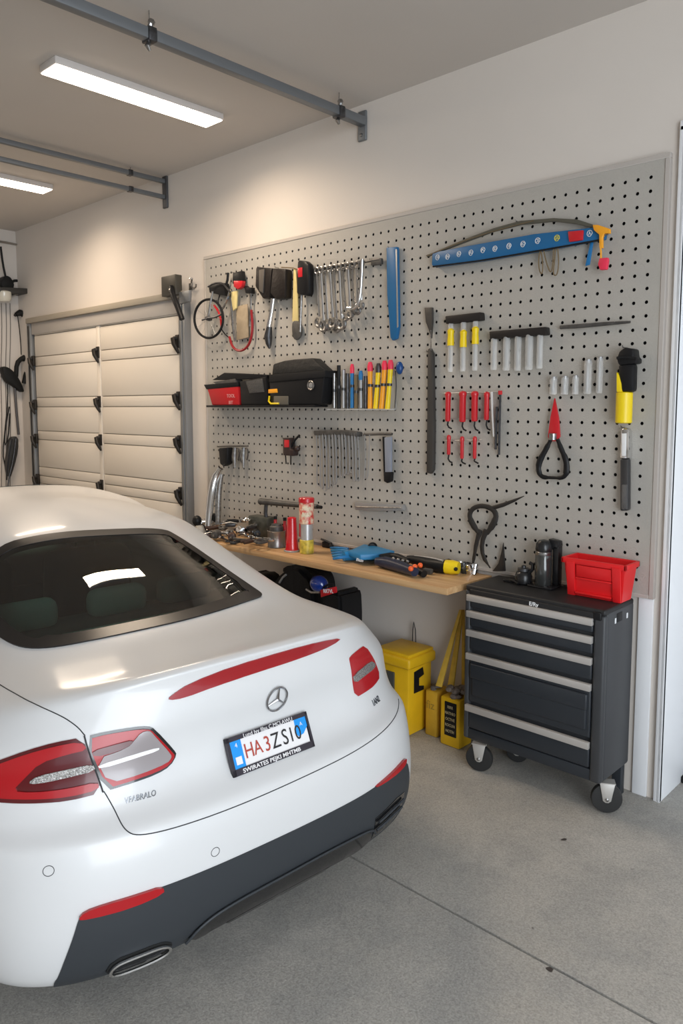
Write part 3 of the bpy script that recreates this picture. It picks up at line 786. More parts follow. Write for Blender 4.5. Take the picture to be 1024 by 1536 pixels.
tag(peg, 'large grey perforated tool board on the wall over the workbench', 'pegboard')
bk = MB(); bk.box((PX0 + 0.01, -0.004, PZ0 + 0.01), (PX1 - 0.01, -0.001, PZ1 - 0.01)); bk.build('hole_shade_sheet', BLACKM, peg)  # black sheet stands in for the shade in the gap behind the holes
for (a, b, c, d) in ((PX0 - 0.004, PZ1 - 0.016, PX1 + 0.004, PZ1 + 0.004), (PX1 - 0.016, PZ0, PX1 + 0.004, PZ1 - 0.016), (PX0 - 0.004, PZ0, PX0 + 0.014, PZ1 - 0.016), (PX0 + 0.014, PZ0, PX1 - 0.016, PZ0 + 0.016)):
    MB().box((a, PY_ - 0.004, b), (c, 0.0, d), 0.002, 1).build('frame', PEGF, peg)

# ------------------------------------------------------------------ sectional side door in the back wall
DZ1 = 2.40; DX0, DX1 = -6.76, -4.50
dm = MB(); y0 = -0.035; XM = -5.62
dm.box((DX0, -0.020, 0.0), (DX1, -0.004, DZ1))
struct('door_2', dm, mat('door_groove', (0.40, 0.36, 0.31), 0.6))
door2 = bpy.data.objects['door_2']
ZL = [2.39, 2.29, 2.104, 2.021, 1.743, 1.66, 1.447, 1.367, 1.122, 1.041, 0.97, 0.74, 0.66, 0.44, 0.36, 0.01]
for k in range(len(ZL) - 1):
    for (xa, xb) in ((DX0 + 0.02, XM - 0.03), (XM + 0.03, DX1 - 0.02)):
        MB().box((xa, y0, ZL[k + 1] + 0.003), (xb, -0.012, ZL[k] - 0.003), 0.003).build('door_panel', DOORM, door2)
MB().box((XM - 0.026, y0 - 0.004, 0.0), (XM + 0.026, y0 + 0.02, DZ1 - 0.01), 0.003).build('centre_stile', DOORM, door2)
# tracks and header
for xc, nm in ((DX0 - 0.05, 'a'), (DX1 + 0.045, 'b')):
    t = thing('door_track', (xc, 0, 0), 'grey vertical door track at the ' + ('far left' if nm == 'a' else 'right') + ' edge of the panelled door', 'door track')
    MB().box((xc - 0.035, -0.055, 0), (xc + 0.035, -0.002, DZ1 + 0.04), 0.003).build('rail', TRACK, t)
    MB().box((xc - 0.006, -0.062, 0), (xc + 0.006, -0.055, DZ1 - 0.02), 0.002).build('lip', IRON if nm == 'a' else TRACK, t)
struct('trim_4', MB().box((DX0 - 0.06, -0.075, DZ1 - 0.0), (DX1 + 0.07, 0.0, DZ1 + 0.045), 0.004), mat('header_strip', (0.34, 0.30, 0.24), 0.5))
struct('header_shade', MB().box((DX0, -0.05, DZ1 - 0.1), (DX1, -0.02, DZ1), 0.002), mat('header_shadow_strip', (0.42, 0.39, 0.36), 0.6))  # grey strip paints the shade below the header onto the door top
# hinges / rollers
def hinge(x, z, y, label, group):
    t = thing('roller_hinge', (x, y, z), label, 'hinge', group)
    MB().box((x - 0.022, y - 0.010, z - 0.035), (x + 0.022, y + 0.012, z + 0.055), 0.006).build('plate', IRON, t)
    mb = MB(); mb.tube([(x - 0.012, y - 0.03, z + 0.03), (x + 0.004, y - 0.035, z - 0.01), (x + 0.016, y - 0.02, z - 0.05), (x + 0.018, y - 0.008, z - 0.075)], [0.018, 0.016, 0.013, 0.007], 8); mb.build('lever', IRON, t)
    MB().lathe((x, y - 0.012, z + 0.03), (0, -1, 0), [(0.013, 0), (0.013, 0.02), (0.007, 0.022)], 10).build('roller', DSTEEL, t)
for z, w_ in zip((2.08, 1.69, 1.385, 1.02), ('topmost', 'second from the top', 'third from the top', 'lowest in view')):
    hinge(XM, z, y0 - 0.006, 'small dark iron hinge on the middle stile of the panelled door, ' + w_, 'hinges on the middle stile')
    hinge(DX1 - 0.012, z + 0.02, -0.05, 'small dark iron roller hinge on the right door track, ' + w_, 'hinges at the right track')
    hinge(DX0 + 0.012, z - 0.02, -0.05, 'small dark iron roller hinge on the far left door track, ' + w_, 'hinges at the left track')

# opener box with lever arm above the right end of the door, wall hook beside
c = on_y(260, 430, -0.06)
t = thing('door_latch', (c.x, 0, c.z), 'dark box with a hanging lever at the top right corner of the panelled door', 'latch')
a_ = on_y(246, 416, -0.09); b_ = on_y(268, 440, -0.09)
MB().box((a_.x, -0.115, b_.z - 0.01), (b_.x, -0.06, a_.z), 0.006).build('housing', mat('dark_olive_metal', (0.06, 0.055, 0.045), 0.45, 0.3), t)
mb = MB(); mb.tube([on_y(257, 430, -0.12), on_y(259, 442, -0.135), on_y(267, 462, -0.135), on_y(273, 479, -0.13)], [0.016, 0.019, 0.019, 0.018], 10); mb.build('lever', BLACK, t)
MB().lathe(on_y(260, 436, -0.115), (0, -1, 0), [(0.012, 0), (0.012, 0.03), (0.006, 0.034)], 12).build('pivot_bolt', STEEL, t)
pts = [on_y(x, y, -0.088) for x, y in ((268, 438), (284, 435), (283, 452), (269, 456))]
MB().prism(pts, (0, 0.022, 0), 0.002).build('bracket', TRACK, t)
c = on_y(287, 424, 0)
t = thing('wall_hook', (c.x, 0, c.z), 'small silver double hook screwed to the wall between door and tool board', 'hook')
mb = MB(); mb.tube([on_y(286, 431, -0.004), on_y(287, 424, -0.012), on_y(288, 418, -0.03), on_y(285, 416, -0.04), on_y(284, 419, -0.045)], 0.006, 8); mb.build('hook_arm', STEEL, t)
mb = MB(); mb.tube([on_y(286, 429, -0.006), on_y(291, 433, -0.02), on_y(294, 430, -0.035), on_y(294, 426, -0.04)], 0.005, 8); mb.build('hook_arm', STEEL, t)
a_ = on_y(284, 425, 0); b_ = on_y(289, 435, 0); MB().box((a_.x, -0.006, b_.z), (b_.x, 0, a_.z), 0.002).build('plate', STEEL, t)

# ------------------------------------------------------------------ ceiling lamps
LED = mat('led_diffuser', (1, 1, 1), 0.5, emit=(1.0, 0.86, 0.70), estr=9.0)
LEDF = mat('lamp_frame', (0.62, 0.58, 0.55), 0.4)
def led(x0_, x1_, y0_, y1_, label, power):
    t = thing('ceiling_lamp', ((x0_ + x1_) / 2, (y0_ + y1_) / 2, H), label, 'ceiling lamp', 'slim ceiling lamps')
    MB().box((x0_, y0_, H - 0.035), (x1_, y1_, H), 0.003).build('frame', LEDF, t)
    MB().box((x0_ + 0.006, y0_ + 0.006, H - 0.040), (x1_ - 0.006, y1_ - 0.006, H - 0.034), 0.001).build('diffuser', LED, t)
    area('lamp_light', ((x0_ + x1_) / 2, (y0_ + y1_) / 2, H - 0.045), (0, 0, -1), x1_ - x0_ - 0.02, y1_ - y0_ - 0.02, power, (1.0, 0.80, 0.60), math.radians(155))
led(-3.635, -3.475, -1.40, -0.435, 'slim lit ceiling lamp, the one seen whole in front of the tool board', 17)
led(-5.60, -5.44, -1.43, -0.455, 'slim lit ceiling lamp cut off by the left edge of the photo', 17)
# ------------------------------------------------------------------ rails across the ceiling
RAIL = mat('grey_painted_steel', (0.17, 0.18, 0.19), 0.4, 0.4)
def square_tube(mb, a, b, w_):
    a = Vector(a); b = Vector(b); d = (b - a).normalized(); s = d.cross(Vector((0, 0, 1))).normalized() * w_ / 2; u = Vector((0, 0, w_ / 2))
    mb.prism([a + s + u, a - s + u, a - s - u, a + s - u], b - a, 0.004); return mb
X1 = -2.823; YE = -2.35
t = thing('ceiling_rail', (X1, 0, 3.18), 'grey square steel rail crossing nearest overhead to a wall plate above the tool board', 'rail')
square_tube(MB(), (X1, -0.012, 3.165), (X1, YE, 3.165), 0.045).build('bar', RAIL, t)
MB().box((X1 - 0.04, -0.016, 3.07), (X1 + 0.02, 0.0, 3.225), 0.007, 3).build('wall_plate', RAIL, t)
for z in (3.10, 3.2): MB().lathe((X1 - 0.012, -0.014, z), (0, -1, 0), [(0.009, 0), (0.009, 0.006), (0.005, 0.008)], 10).build('bolt', STEEL, t)
def clamp(y, wire):
    mb = MB(); mb.box((X1 - 0.03, y - 0.02, 3.135), (X1 + 0.03, y + 0.02, 3.192), 0.006); mb.build('clamp', DSTEEL, t)
    mb = MB(); mb.tube([(X1, y, 3.19), (X1 + 0.01, y, 3.205), (X1, y + 0.01, 3.22)], [0.014, 0.010, 0.016], 8); mb.build('eye_bolt', STEEL, t)
    mb = MB(); mb.tube([(X1, y, 3.14), (X1, y - 0.012, 3.12), (X1, y, 3.105)], [0.008, 0.012, 0.006], 8); mb.build('nut', STEEL, t)
    if wire: MB().tube([(X1, y, 3.2), (X1, y, H)], 0.002, 6).build('hanger_wire', STEEL, t)
clamp(-0.20, True); clamp(-1.32, True)
X2 = -4.687
for z, lab, w_ in ((3.225, 'upper of the two thin grey rails at the left, meeting one wall plate', 0.030), (3.118, 'lower of the two thin grey rails at the left, meeting one wall plate', 0.028)):
    t = thing('ceiling_rail', (X2, 0, z), lab, 'rail')
    square_tube(MB(), (X2, -0.016, z), (X2, -2.2, z), w_).build('bar', RAIL, t)
    MB().box((X2 - 0.02, -0.30, z - w_ / 2 - 0.004), (X2 + 0.02, -0.27, z + w_ / 2 + 0.004), 0.003).build('joint_clip', DSTEEL, t)
MB().tube([(X2, -0.28, 3.24), (X2, -0.28, H)], 0.002, 6).build('hanger_wire', STEEL, bpy.data.objects['ceiling_rail.001'] if 'ceiling_rail.001' in bpy.data.objects else t)
t = MB().box((X2 - 0.028, -0.016, 3.045), (X2 + 0.028, 0.0, 3.262), 0.006, 3).build('rail_plate', mat('dark_rail_plate', (0.08, 0.08, 0.085), 0.4, 0.4))
tag(t, 'dark upright wall plate holding the two thin rails at the left', 'bracket')

# ------------------------------------------------------------------ workbench top
WOOD = None
def wood():
    m = bpy.data.materials.new('pale_bench_wood'); m.use_nodes = True; nt = m.node_tree; b = nt.nodes['Principled BSDF']; L = nt.links.new
    tc = nt.nodes.new('ShaderNodeTexCoord'); mp = nt.nodes.new('ShaderNodeMapping'); mp.inputs['Scale'].default_value = (0.6, 14, 14)
    n = nt.nodes.new('ShaderNodeTexNoise'); n.inputs['Scale'].default_value = 3; n.inputs['Detail'].default_value = 8
    L(tc.outputs['Object'], mp.inputs[0]); L(mp.outputs[0], n.inputs['Vector'])
    cr = nt.nodes.new('ShaderNodeValToRGB'); cr.color_ramp.elements[0].position = 0.35; cr.color_ramp.elements[1].position = 0.7
    cr.color_ramp.elements[0].color = (0.46, 0.26, 0.115, 1); cr.color_ramp.elements[1].color = (0.62, 0.41, 0.21, 1)
    L(n.outputs['Fac'], cr.inputs[0]); L(cr.outputs[0], b.inputs['Base Color']); b.inputs['Roughness'].default_value = 0.45
    return m
BZ = 0.845
t = thing('workbench', (-3.1, -0.2, BZ - 0.035), 'long pale wooden worktop fixed to the wall below the tool board', 'workbench')
bt = MB(); bt.box((-4.00, -0.395, BZ - 0.032), (-1.968, -0.027, BZ), 0.003); bt.build('worktop', wood(), t)
MB().box((-3.95, -0.022, BZ - 0.075), (-2.02, -0.002, BZ - 0.033), 0.003).build('wall_cleat', WHITEWALL, t)
# ------------------------------------------------------------------ rolling tool chest
CH = mat('chest_slate', (0.026, 0.030, 0.036), 0.38, bump=(300, 0.05)); CHS = mat('chest_side', (0.046, 0.048, 0.052), 0.42)
CHT = mat('chest_black_top', (0.014, 0.014, 0.015), 0.5, bump=(200, 0.2)); PULL = mat('brushed_pull', (0.52, 0.49, 0.46), 0.38, 0.35)
TX0, TX1, TY0, TY1, TZ0, TZ1 = -1.937, -1.273, -0.298, -0.026, 0.135, 0.840
t = thing('tool_chest', ((TX0 + TX1) / 2, (TY0 + TY1) / 2, 0), 'dark grey rolling tool chest with silver drawer pulls beside the doorway', 'tool chest')
bd = MB(); bd.box((TX0, TY0 + 0.02, TZ0), (TX1, TY1, TZ1), 0.012, 3); bd.build('body', CHS, t)
# front frame: posts and bottom rail
MB().box((TX1 - 0.050, TY0 - 0.004, TZ0), (TX1, TY0 + 0.03, TZ1 - 0.01), 0.012, 3).build('corner_post', CHS, t)
MB().box((TX0, TY0 - 0.002, TZ0), (TX0 + 0.028, TY0 + 0.03, TZ1 - 0.01), 0.010, 3).build('corner_post', CHS, t)
MB().box((TX0 + 0.02, TY0 + 0.002, TZ0), (TX1 - 0.04, TY0 + 0.03, TZ0 + 0.05), 0.006).build('bottom_rail', CH, t)
tp = MB(); tp.box((TX0 + 0.004, TY0 - 0.004, TZ1 - 0.012), (TX1 - 0.002, TY1, TZ1 + 0.014), 0.008, 3); tp.build('top', CHT, t)
MB().box((TX0 + 0.03, TY0 - 0.010, TZ1 - 0.042), (TX1 - 0.045, TY0 + 0.02, TZ1 - 0.002), 0.004, 3).build('lid_front', CHT, t)
MB().box((TX1 - 0.05, TY0 - 0.012, TZ1 - 0.03), (TX1 - 0.015, TY0 + 0.02, TZ1 + 0.004), 0.006, 3).build('corner_cap', BLACK, t)
bw = MB(); put_text(bw, 'E/Ry', 0.024, ((TX0 + TX1) / 2 + 0.02, TY0 - 0.0112, TZ1 - 0.015), (1, 0, 0), (0, 0, 1), 0.0005, True); bw.build('badge', TRIMW, t, label='small white lettering on the lid front')
# drawers: tops of pulls in z
pulls = [0.815, 0.741, 0.653, 0.545, 0.303]
bots = [0.741, 0.653, 0.545, 0.303, 0.178]
for i, (a, b) in enumerate(zip(pulls, bots)):
    dx0 = TX0 + 0.030; dx1 = TX1 - 0.052
    d = MB(); d.box((dx0, TY0 - 0.004, b + 0.012), (dx1, TY0 + 0.03, a - 0.03), 0.007, 3)
    dr = d.build('drawer', CH, t)
    if i == 3: MB().box((dx0 + 0.02, TY0 - 0.014, b + 0.045), (dx1 - 0.014, TY0 + 0.0, a - 0.048), 0.014, 3).build('raised_panel', CH, dr); MB().box((dx0 + 0.010, TY0 - 0.018, a - 0.115), (dx1 - 0.010, TY0 - 0.002, a - 0.045), 0.010, 3).build('bin_lip', CH, dr)
    MB().box((dx0 - 0.010, TY0 - 0.022, a - 0.030), (dx1 + 0.004, TY0 - 0.002, a), 0.003).build('pull', PULL, dr, label='brushed silver full-width pull')
# side marks
MB().box((TX1 - 0.001, TY0 + 0.10, TZ1 - 0.055), (TX1 + 0.002, TY0 + 0.15, TZ1 - 0.018), 0.001).build('side_recess', BLACK, t)
for y in (TY0 + 0.088, TY0 + 0.20): MB().box((TX1, y - 0.006, TZ1 - 0.056), (TX1 + 0.002, y + 0.006, TZ1 - 0.034), 0.0005).build('side_label', TRIMW, t)
def caster(x, y, r=0.062, w_=0.026, yaw=0.0):
    c = thing('caster_wheel', (x, y, 0), None, None); c.parent = t; c.location = Vector((x, y, 0)) - t.location
    d = Vector((math.sin(yaw), -math.cos(yaw), 0)); s = Vector((math.cos(yaw), math.sin(yaw), 0))
    mb = MB(); cc = Vector((x, y, r)) ; mb.lathe(cc - d * w_ / 2 , d, [(r * 0.72, 0.0), (r * 0.95, 0.001), (r, 0.006), (r, w_ - 0.006), (r * 0.95, w_ - 0.001), (r * 0.72, w_)], 32)
    mb.build('tyre', mat('caster_rubber', (0.02, 0.02, 0.02), 0.5), c)
    mb = MB(); mb.lathe(cc - d * (w_ / 2 - 0.003), d, [(0.012, -0.006), (0.012, 0), (r * 0.72, 0.001), (r * 0.72, w_ - 0.007), (0.012, w_ - 0.006), (0.012, w_)], 24); mb.build('hub', DSTEEL, c)
    FK = mat('zinc_fork', (0.60, 0.58, 0.55), 0.35, 0.6)
    mb = MB()
    for q in (w_ / 2 + 0.004, -w_ / 2 - 0.007):
        o_ = cc + d * q
        pts = [o_ + s * 0.030 + Vector((0, 0, 0.068)), o_ - s * 0.030 + Vector((0, 0, 0.068)), o_ - s * 0.016 - Vector((0, 0, 0.006)), o_ - s * 0.006 - Vector((0, 0, 0.014)), o_ + s * 0.006 - Vector((0, 0, 0.014)), o_ + s * 0.016 - Vector((0, 0, 0.006))]
        mb.prism(pts, d * 0.003, 0.0008)
    o_ = cc + Vector((0, 0, 0.066)); mb.prism([o_ + s * 0.032 + d * 0.022, o_ - s * 0.032 + d * 0.022, o_ - s * 0.032 - d * 0.022, o_ + s * 0.032 - d * 0.022], (0, 0, 0.004))
    mb.build('fork', FK, c)
    mb = MB(); mb.lathe(cc - d * (w_ / 2 + 0.010), d, [(0.007, 0), (0.007, w_ + 0.022), (0.004, w_ + 0.024)], 10); mb.build('axle', STEEL, c)
    return c
caster(-1.850, -0.292, yaw=0.35); caster(-1.272, -0.240, yaw=0.55); caster(-1.77, -0.095, 0.05, yaw=0.4)
MB().box((-1.325, -0.075, 0.0), (-1.285, -0.035, TZ0 + 0.02), 0.003).build('rear_foot', CH, t); MB().box((-1.935, -0.10, 0.06), (-1.87, -0.05, TZ0 + 0.02), 0.003).build('rear_foot', CH, t)

# ------------------------------------------------------------------ red bin on the chest
RED = mat('red_bin_plastic', (0.72, 0.015, 0.018), 0.35)
bx0, bx1, by0, by1, bz0, bz1 = -1.530, -1.262, -0.160, -0.036, TZ1 + 0.014, TZ1 + 0.014 + 0.158
t = thing('storage_bin', ((bx0 + bx1) / 2, -0.10, bz0), 'bright red open plastic storage bin standing on the tool chest', 'storage bin')
def bin_shell(x0, x1, y0, y1, z0, z1, tp, th):
    """open tapering tray"""
    mb = MB(); o = []
    for (z, k, q) in ((z0, tp, 0), (z1, 0, 0), (z1, 0, th), (z0 + th, tp, th)):
        k2 = k + q; o.append([(x0 + k2, y0 + k2, z), (x1 - k2, y0 + k2, z), (x1 - k2, y1 - k2, z), (x0 + k2, y1 - k2, z)])
    vs_ = [p for r_ in o for p in r_]; fs = [(3, 2, 1, 0), (12, 13, 14, 15)]
    for i in range(3):
        for k in range(4): fs.append((4 * i + k, 4 * i + (k + 1) % 4, 4 * i + 4 + (k + 1) % 4, 4 * i + 4 + k))
    mb.raw(vs_, fs); return mb
sh = bin_shell(bx0, bx1, by0, by1, bz0, bz1, 0.016, 0.004)
bmesh.ops.bevel(sh.bm, geom=[e for e in sh.bm.edges], offset=0.0015, segments=2, affect='EDGES')
sh.build('shell', RED, t)
rim = MB()
rim.box((bx0 - 0.008, by0 - 0.008, bz1 - 0.020), (bx1 + 0.008, by0 + 0.004, bz1 + 0.004), 0.004); rim.box((bx0 - 0.008, by1 - 0.004, bz1 - 0.020), (bx1 + 0.008, by1 + 0.008, bz1 + 0.004), 0.004)
rim.box((bx0 - 0.008, by0 - 0.008, bz1 - 0.020), (bx0 + 0.004, by1 + 0.008, bz1 + 0.004), 0.004); rim.box((bx1 - 0.004, by0 - 0.008, bz1 - 0.020), (bx1 + 0.008, by1 + 0.008, bz1 + 0.004), 0.004)
rim.build('rim', RED, t)
for x in (bx0 + 0.018, bx1 - 0.050): MB().prism([(x, by0 + 0.016, bz0), (x + 0.034, by0 + 0.016, bz0), (x + 0.036, by0 - 0.002, bz1 - 0.01), (x - 0.002, by0 - 0.002, bz1 - 0.01)], (0, -0.010, 0), 0.002).build('rib', RED, t)
for z in (bz0 + 0.012, bz0 + 0.075): MB().box((bx0 + 0.055, by0 - 0.002, z), (bx1 - 0.055, by0 + 0.02, z + 0.008), 0.002).build('ledge', RED, t)
MB().prism([(bx0 + 0.06, by0 + 0.003, bz0 + 0.085), (bx1 - 0.055, by0 + 0.003, bz0 + 0.085), (bx1 - 0.055, by0 - 0.004, bz1 - 0.022), (bx0 + 0.06, by0 - 0.004, bz1 - 0.022)], (0, -0.004, 0), 0.002).build('hand_grip', RED, t)

# black kitchen-grinder-like machine, with cylinder and small jar
GB = mat('machine_black', (0.014, 0.014, 0.015), 0.25); SG = mat('smoked_cylinder', (0.05, 0.052, 0.05), 0.12, 0.3, coat=0.8)
z0 = TZ1 + 0.014
bx, by = -1.655, -0.105
t = thing('machine', (bx, by, z0), 'black machine with a smoked cylinder and domed head on the tool chest', 'appliance')
MB().box((bx - 0.055, by - 0.045, z0), (bx + 0.065, by + 0.055, z0 + 0.012), 0.005).build('base', GB, t)
mb = MB(); mb.lathe((bx, by, z0 + 0.010), (0, 0, 1), [(0.034, 0), (0.037, 0.004), (0.037, 0.136), (0.034, 0.140)], 28); mb.build('cylinder', SG, t, label='smoked grey cylinder')
mb = MB(); mb.lathe((bx, by, z0 + 0.146), (0, 0, 1), [(0.036, 0), (0.037, 0.002), (0.037, 0.014), (0.035, 0.016)], 28); mb.build('steel_band', STEEL, t)
mb = MB(); mb.lathe((bx, by, z0 + 0.162), (0, 0, 1), [(0.035, 0), (0.037, 0.01), (0.034, 0.034), (0.024, 0.048), (0.0, 0.053)], 24); mb.build('head', GB, t)
mb = MB(); mb.prism([(bx + 0.0, by + 0.02, z0 + 0.17), (bx + 0.055, by + 0.02, z0 + 0.17), (bx + 0.062, by + 0.02, z0 + 0.185), (bx + 0.06, by + 0.02, z0 + 0.21), (bx + 0.01, by + 0.02, z0 + 0.217)], (0, 0.04, 0), 0.006)
mb.box((bx + 0.03, by + 0.02, z0 + 0.01), (bx + 0.062, by + 0.06, z0 + 0.19), 0.008); mb.build('arm', GB, t)
jx, jy = bx - 0.095, by - 0.005
t = thing('jar', (jx, jy, z0), 'squat black glass jar with knob lid left of the smoked cylinder', 'jar')
MB().lathe((jx, jy, z0), (0, 0, 1), [(0.030, 0), (0.038, 0.006), (0.040, 0.035), (0.032, 0.055), (0.024, 0.060)], 20).build('glass_body', GB, t)
mb = MB(); mb.lathe((jx, jy, z0 + 0.060), (0, 0, 1), [(0.027, 0), (0.027, 0.012), (0.010, 0.014), (0.010, 0.024), (0.0, 0.027)], 16); mb.build('lid', DSTEEL, t)
mb = MB(); mb.tube([(jx + 0.02, jy, z0 + 0.045), (jx + 0.045, jy, z0 + 0.075), (jx + 0.045, jy, z0 + 0.095), (jx + 0.03, jy, z0 + 0.10)], 0.009, 8); mb.build('handle', GB, t)
mb = MB(); mb.box((jx - 0.09, jy - 0.03, z0), (jx - 0.035, jy - 0.015, z0 + 0.012), 0.004); mb.tube([(jx - 0.06, jy - 0.02, z0 + 0.010), (jx - 0.03, jy - 0.035, z0 + 0.016), (jx + 0.0, jy - 0.045, z0 + 0.008)], 0.006, 6)
o = mb.build('small_clamp', BLACK); tag(o, 'small flat black clamp lying at the left back of the chest top', 'clamp')

# ------------------------------------------------------------------ yellow bins under the bench
YEL = mat('yellow_plastic', (0.80, 0.47, 0.012), 0.42, noise=(9, 0.12)); YEL2 = mat('worn_yellow', (0.66, 0.38, 0.03), 0.5, noise=(7, 0.3))
GRYP = mat('dark_grey_panel', (0.055, 0.055, 0.05), 0.5)
x0, x1, y0, y1 = -2.52, -2.295, -0.25, -0.035; hb = 0.425
t = thing('waste_bin', ((x0 + x1) / 2, -0.14, 0), 'tall yellow plastic bin with dark side panel behind the car', 'bin')
mb = MB(); mb.prism([(x0 + 0.01, y0 + 0.01, 0.0), (x1 - 0.012, y0 + 0.01, 0.0), (x1 - 0.012, y1 - 0.01, 0.0), (x0 + 0.01, y1 - 0.01, 0.0)], (0, 0, hb - 0.06), 0.012); mb.build('bin_body', YEL, t)
mb = MB(); mb.box((x0 - 0.006, y0 - 0.008, hb - 0.075), (x1 + 0.006, y1 + 0.004, hb - 0.018), 0.014, 3)
mb.prism([(x0 + 0.004, y0 + 0.002, hb - 0.022), (x1 - 0.004, y0 + 0.002, hb - 0.022), (x1 - 0.004, y1 - 0.004, hb - 0.022), (x0 + 0.004, y1 - 0.004, hb - 0.022)], (0, 0, 0.022), 0.010); mb.build('lid', YEL, t)
MB().box((x0 + 0.02, y0 + 0.0, 0.03), (x1 - 0.10, y0 + 0.014, hb - 0.11), 0.004).build('side_panel', GRYP, t, label='dark grey recessed panel')
xs = x1 - 0.012
mb = MB(); ys0 = y0 + 0.055; ys1 = y0 + 0.135
mb.prism([(xs, ys0, 0.215), (xs, ys1, 0.215), (xs, ys1 , 0.235), (xs, ys0 + 0.04, 0.245), (xs, ys0 + 0.04, 0.285), (xs, ys1, 0.295), (xs, ys1 - 0.01, 0.335), (xs, ys0, 0.325)], (0.003, 0, 0)); mb.build('black_marking', BLACK, t)
MB().tube([(-2.44, -0.04, hb - 0.005), (-2.442, -0.035, hb + 0.06), (-2.436, -0.035, hb + 0.10), (-2.425, -0.035, hb + 0.06), (-2.41, -0.05, hb - 0.005)], 0.0025, 6).build('cord_loop', BLACK, t)
# small worn bin
c = on_z(668, 1104, 0)
t = thing('narrow_bin', (-2.235, -0.10, 0), 'small worn yellow bin wedged between the tall bin and the box with labels', 'bin')
MB().prism([(-2.268, -0.150, 0), (-2.196, -0.150, 0), (-2.196, -0.04, 0), (-2.268, -0.04, 0)], (0, 0, 0.235), 0.008).build('bin_body', YEL2, t)
mb = MB()
for k in range(7): mb.ball((-2.232 + random.uniform(-0.025, 0.025), -0.10 + random.uniform(-0.03, 0.03), 0.236 + random.uniform(0, 0.012)), 0.016, 8, (1, 1, 0.5))
o = mb.build('crumpled_filling', mat('grey_rag', (0.20, 0.17, 0.16), 0.8, noise=(40, 0.5)), t)
mb = MB(); put_text(mb, 'fiz', 0.060, (-2.236, -0.1512, 0.16), (1, 0, 0), (0, 0, 1), 0.0005); mb.build('faded_mark', mat('faded_print', (0.36, 0.22, 0.03), 0.6), t)
# box with black label
x0, x1 = -2.150, -2.035
t = thing('yellow_canister', ((x0 + x1) / 2, -0.13, 0), 'yellow upright canister with a long black label next to the tool chest', 'canister')
MB().prism([(x0, -0.185, 0), (x1, -0.185, 0), (x1, -0.075, 0), (x0, -0.075, 0)], (0, 0, 0.245), 0.010).build('canister_body', YEL, t)
MB().box((x0 + 0.028, -0.189, 0.055), (x1 - 0.018, -0.183, 0.225), 0.012, 3).build('label_panel', BLACK, t)
mb = MB()
for k, wd in enumerate(('RIRR', 'NATHIO', 'OCTNE', 'ROCUN', 'NOTIH')): put_text(mb, wd, 0.020, ((x0 + x1) / 2 + 0.005, -0.190, 0.20 - k * 0.030), (1, 0, 0), (0, 0, 1), 0.0003, True, 0.8)
mb.build('label_print', mat('pale_gold_print', (0.42, 0.35, 0.20), 0.5), t)
mb = MB(); random.seed(3)
for k in range(16): mb.ball(((x0 + x1) / 2 + random.uniform(-0.045, 0.045), -0.13 + random.uniform(-0.04, 0.04), 0.25 + random.uniform(0, 0.035)), random.uniform(0.014, 0.024), 8, (1, 1, 0.7))
o = mb.build('crumpled_rag', mat('brown_rag', (0.27, 0.22, 0.19), 0.85, noise=(60, 0.5))); tag(o, 'crumpled brown rag stuffed around the yellow straps in the canister', 'rag')
STRAP = mat('yellow_strap', (0.74, 0.48, 0.07), 0.55, noise=(30, 0.15))
for i, (px, lab) in enumerate(((657, 'long yellow slat leaning into the canister, the leftmost one'), (675, 'long yellow slat leaning into the canister, the middle one'), (694, 'long yellow slat leaning into the canister, the upright one nearest the chest'))):
    a_ = on_y(px, 1030, -0.16 + 0.045 * i); b_ = on_y(690 + i * 2, 915, -0.085 + 0.025 * i)
    if i == 2: a_ = on_y(694, 1105, -0.05); 
    d = (b_ - a_); s = Vector((0.018 if i < 2 else 0.013, 0, 0))
    mb = MB(); mb.prism([a_ - s, a_ + s, b_ + s * 0.45, b_ - s * 0.45], (0, 0.010, 0), 0.003)
    o = mb.build('yellow_plank', STRAP); tag(o, lab, 'slat', 'yellow slats by the chest')
# ------------------------------------------------------------------ helpers for things hung on the board
def pl(pts, yf): return [on_y(x, y, yf) for x, y in pts]
def root(name, px, py, label, cat, group=None, y=-0.03):
    c = on_y(px, py, y); return thing(name, (c.x, y, c.z), label, cat, group)
def sl(name, pts, yf, th, m, parent, bev=0.002, label=None, it=0):
    pts = chaikin(pts, it) if it else pts
    mb = MB(); mb.prism(pl(pts, yf), (0, th, 0), bev); return mb.build(name, m, parent, label=label)
def tb(name, pts, yf, r, m, parent, n=8, it=0, label=None, flat=1.0, closed=False):
    pts = chaikin(pts, it, closed) if it else pts
    P_ = [on_y(p[0], p[1], (p[2] if len(p) > 2 else yf)) for p in pts]
    return MB().tube(P_, r if not isinstance(r, list) or len(r) == len(P_) else [r[min(int(i * len(r) / len(P_)), len(r) - 1)] for i in range(len(P_))], n, closed, flat).build(name, m, parent, label=label)
def cyl(name, px, py0, py1, yf, r, m, parent, prof=None, label=None, n=14):
    a = on_y(px, py0, yf); b = on_y(px, py1, yf); b.x = a.x; h = (b - a).length
    prof = prof or [(r * 0.85, 0), (r, h * 0.03), (r, h * 0.97), (r * 0.85, h)]
    return MB().lathe(a, b - a, [(q, t_) for q, t_ in prof], n).build(name, m, parent, label=label)
def peg_hook(px, py, parent, yf=-0.05, r=0.0022):
    a = on_y(px, py, -0.021); return MB().tube([a, (a.x, yf, a.z), (a.x, yf - 0.004, a.z + 0.008)], r, 6).build('peg_hook', STEEL, parent)
GLASS = mat('clear_tube_plastic', (0.92, 0.92, 0.90), 0.08, trans=0.0, alpha=0.30, coat=0.5)
RACKB = mat('rack_black', (0.020, 0.017, 0.016), 0.5, spec=0.3)
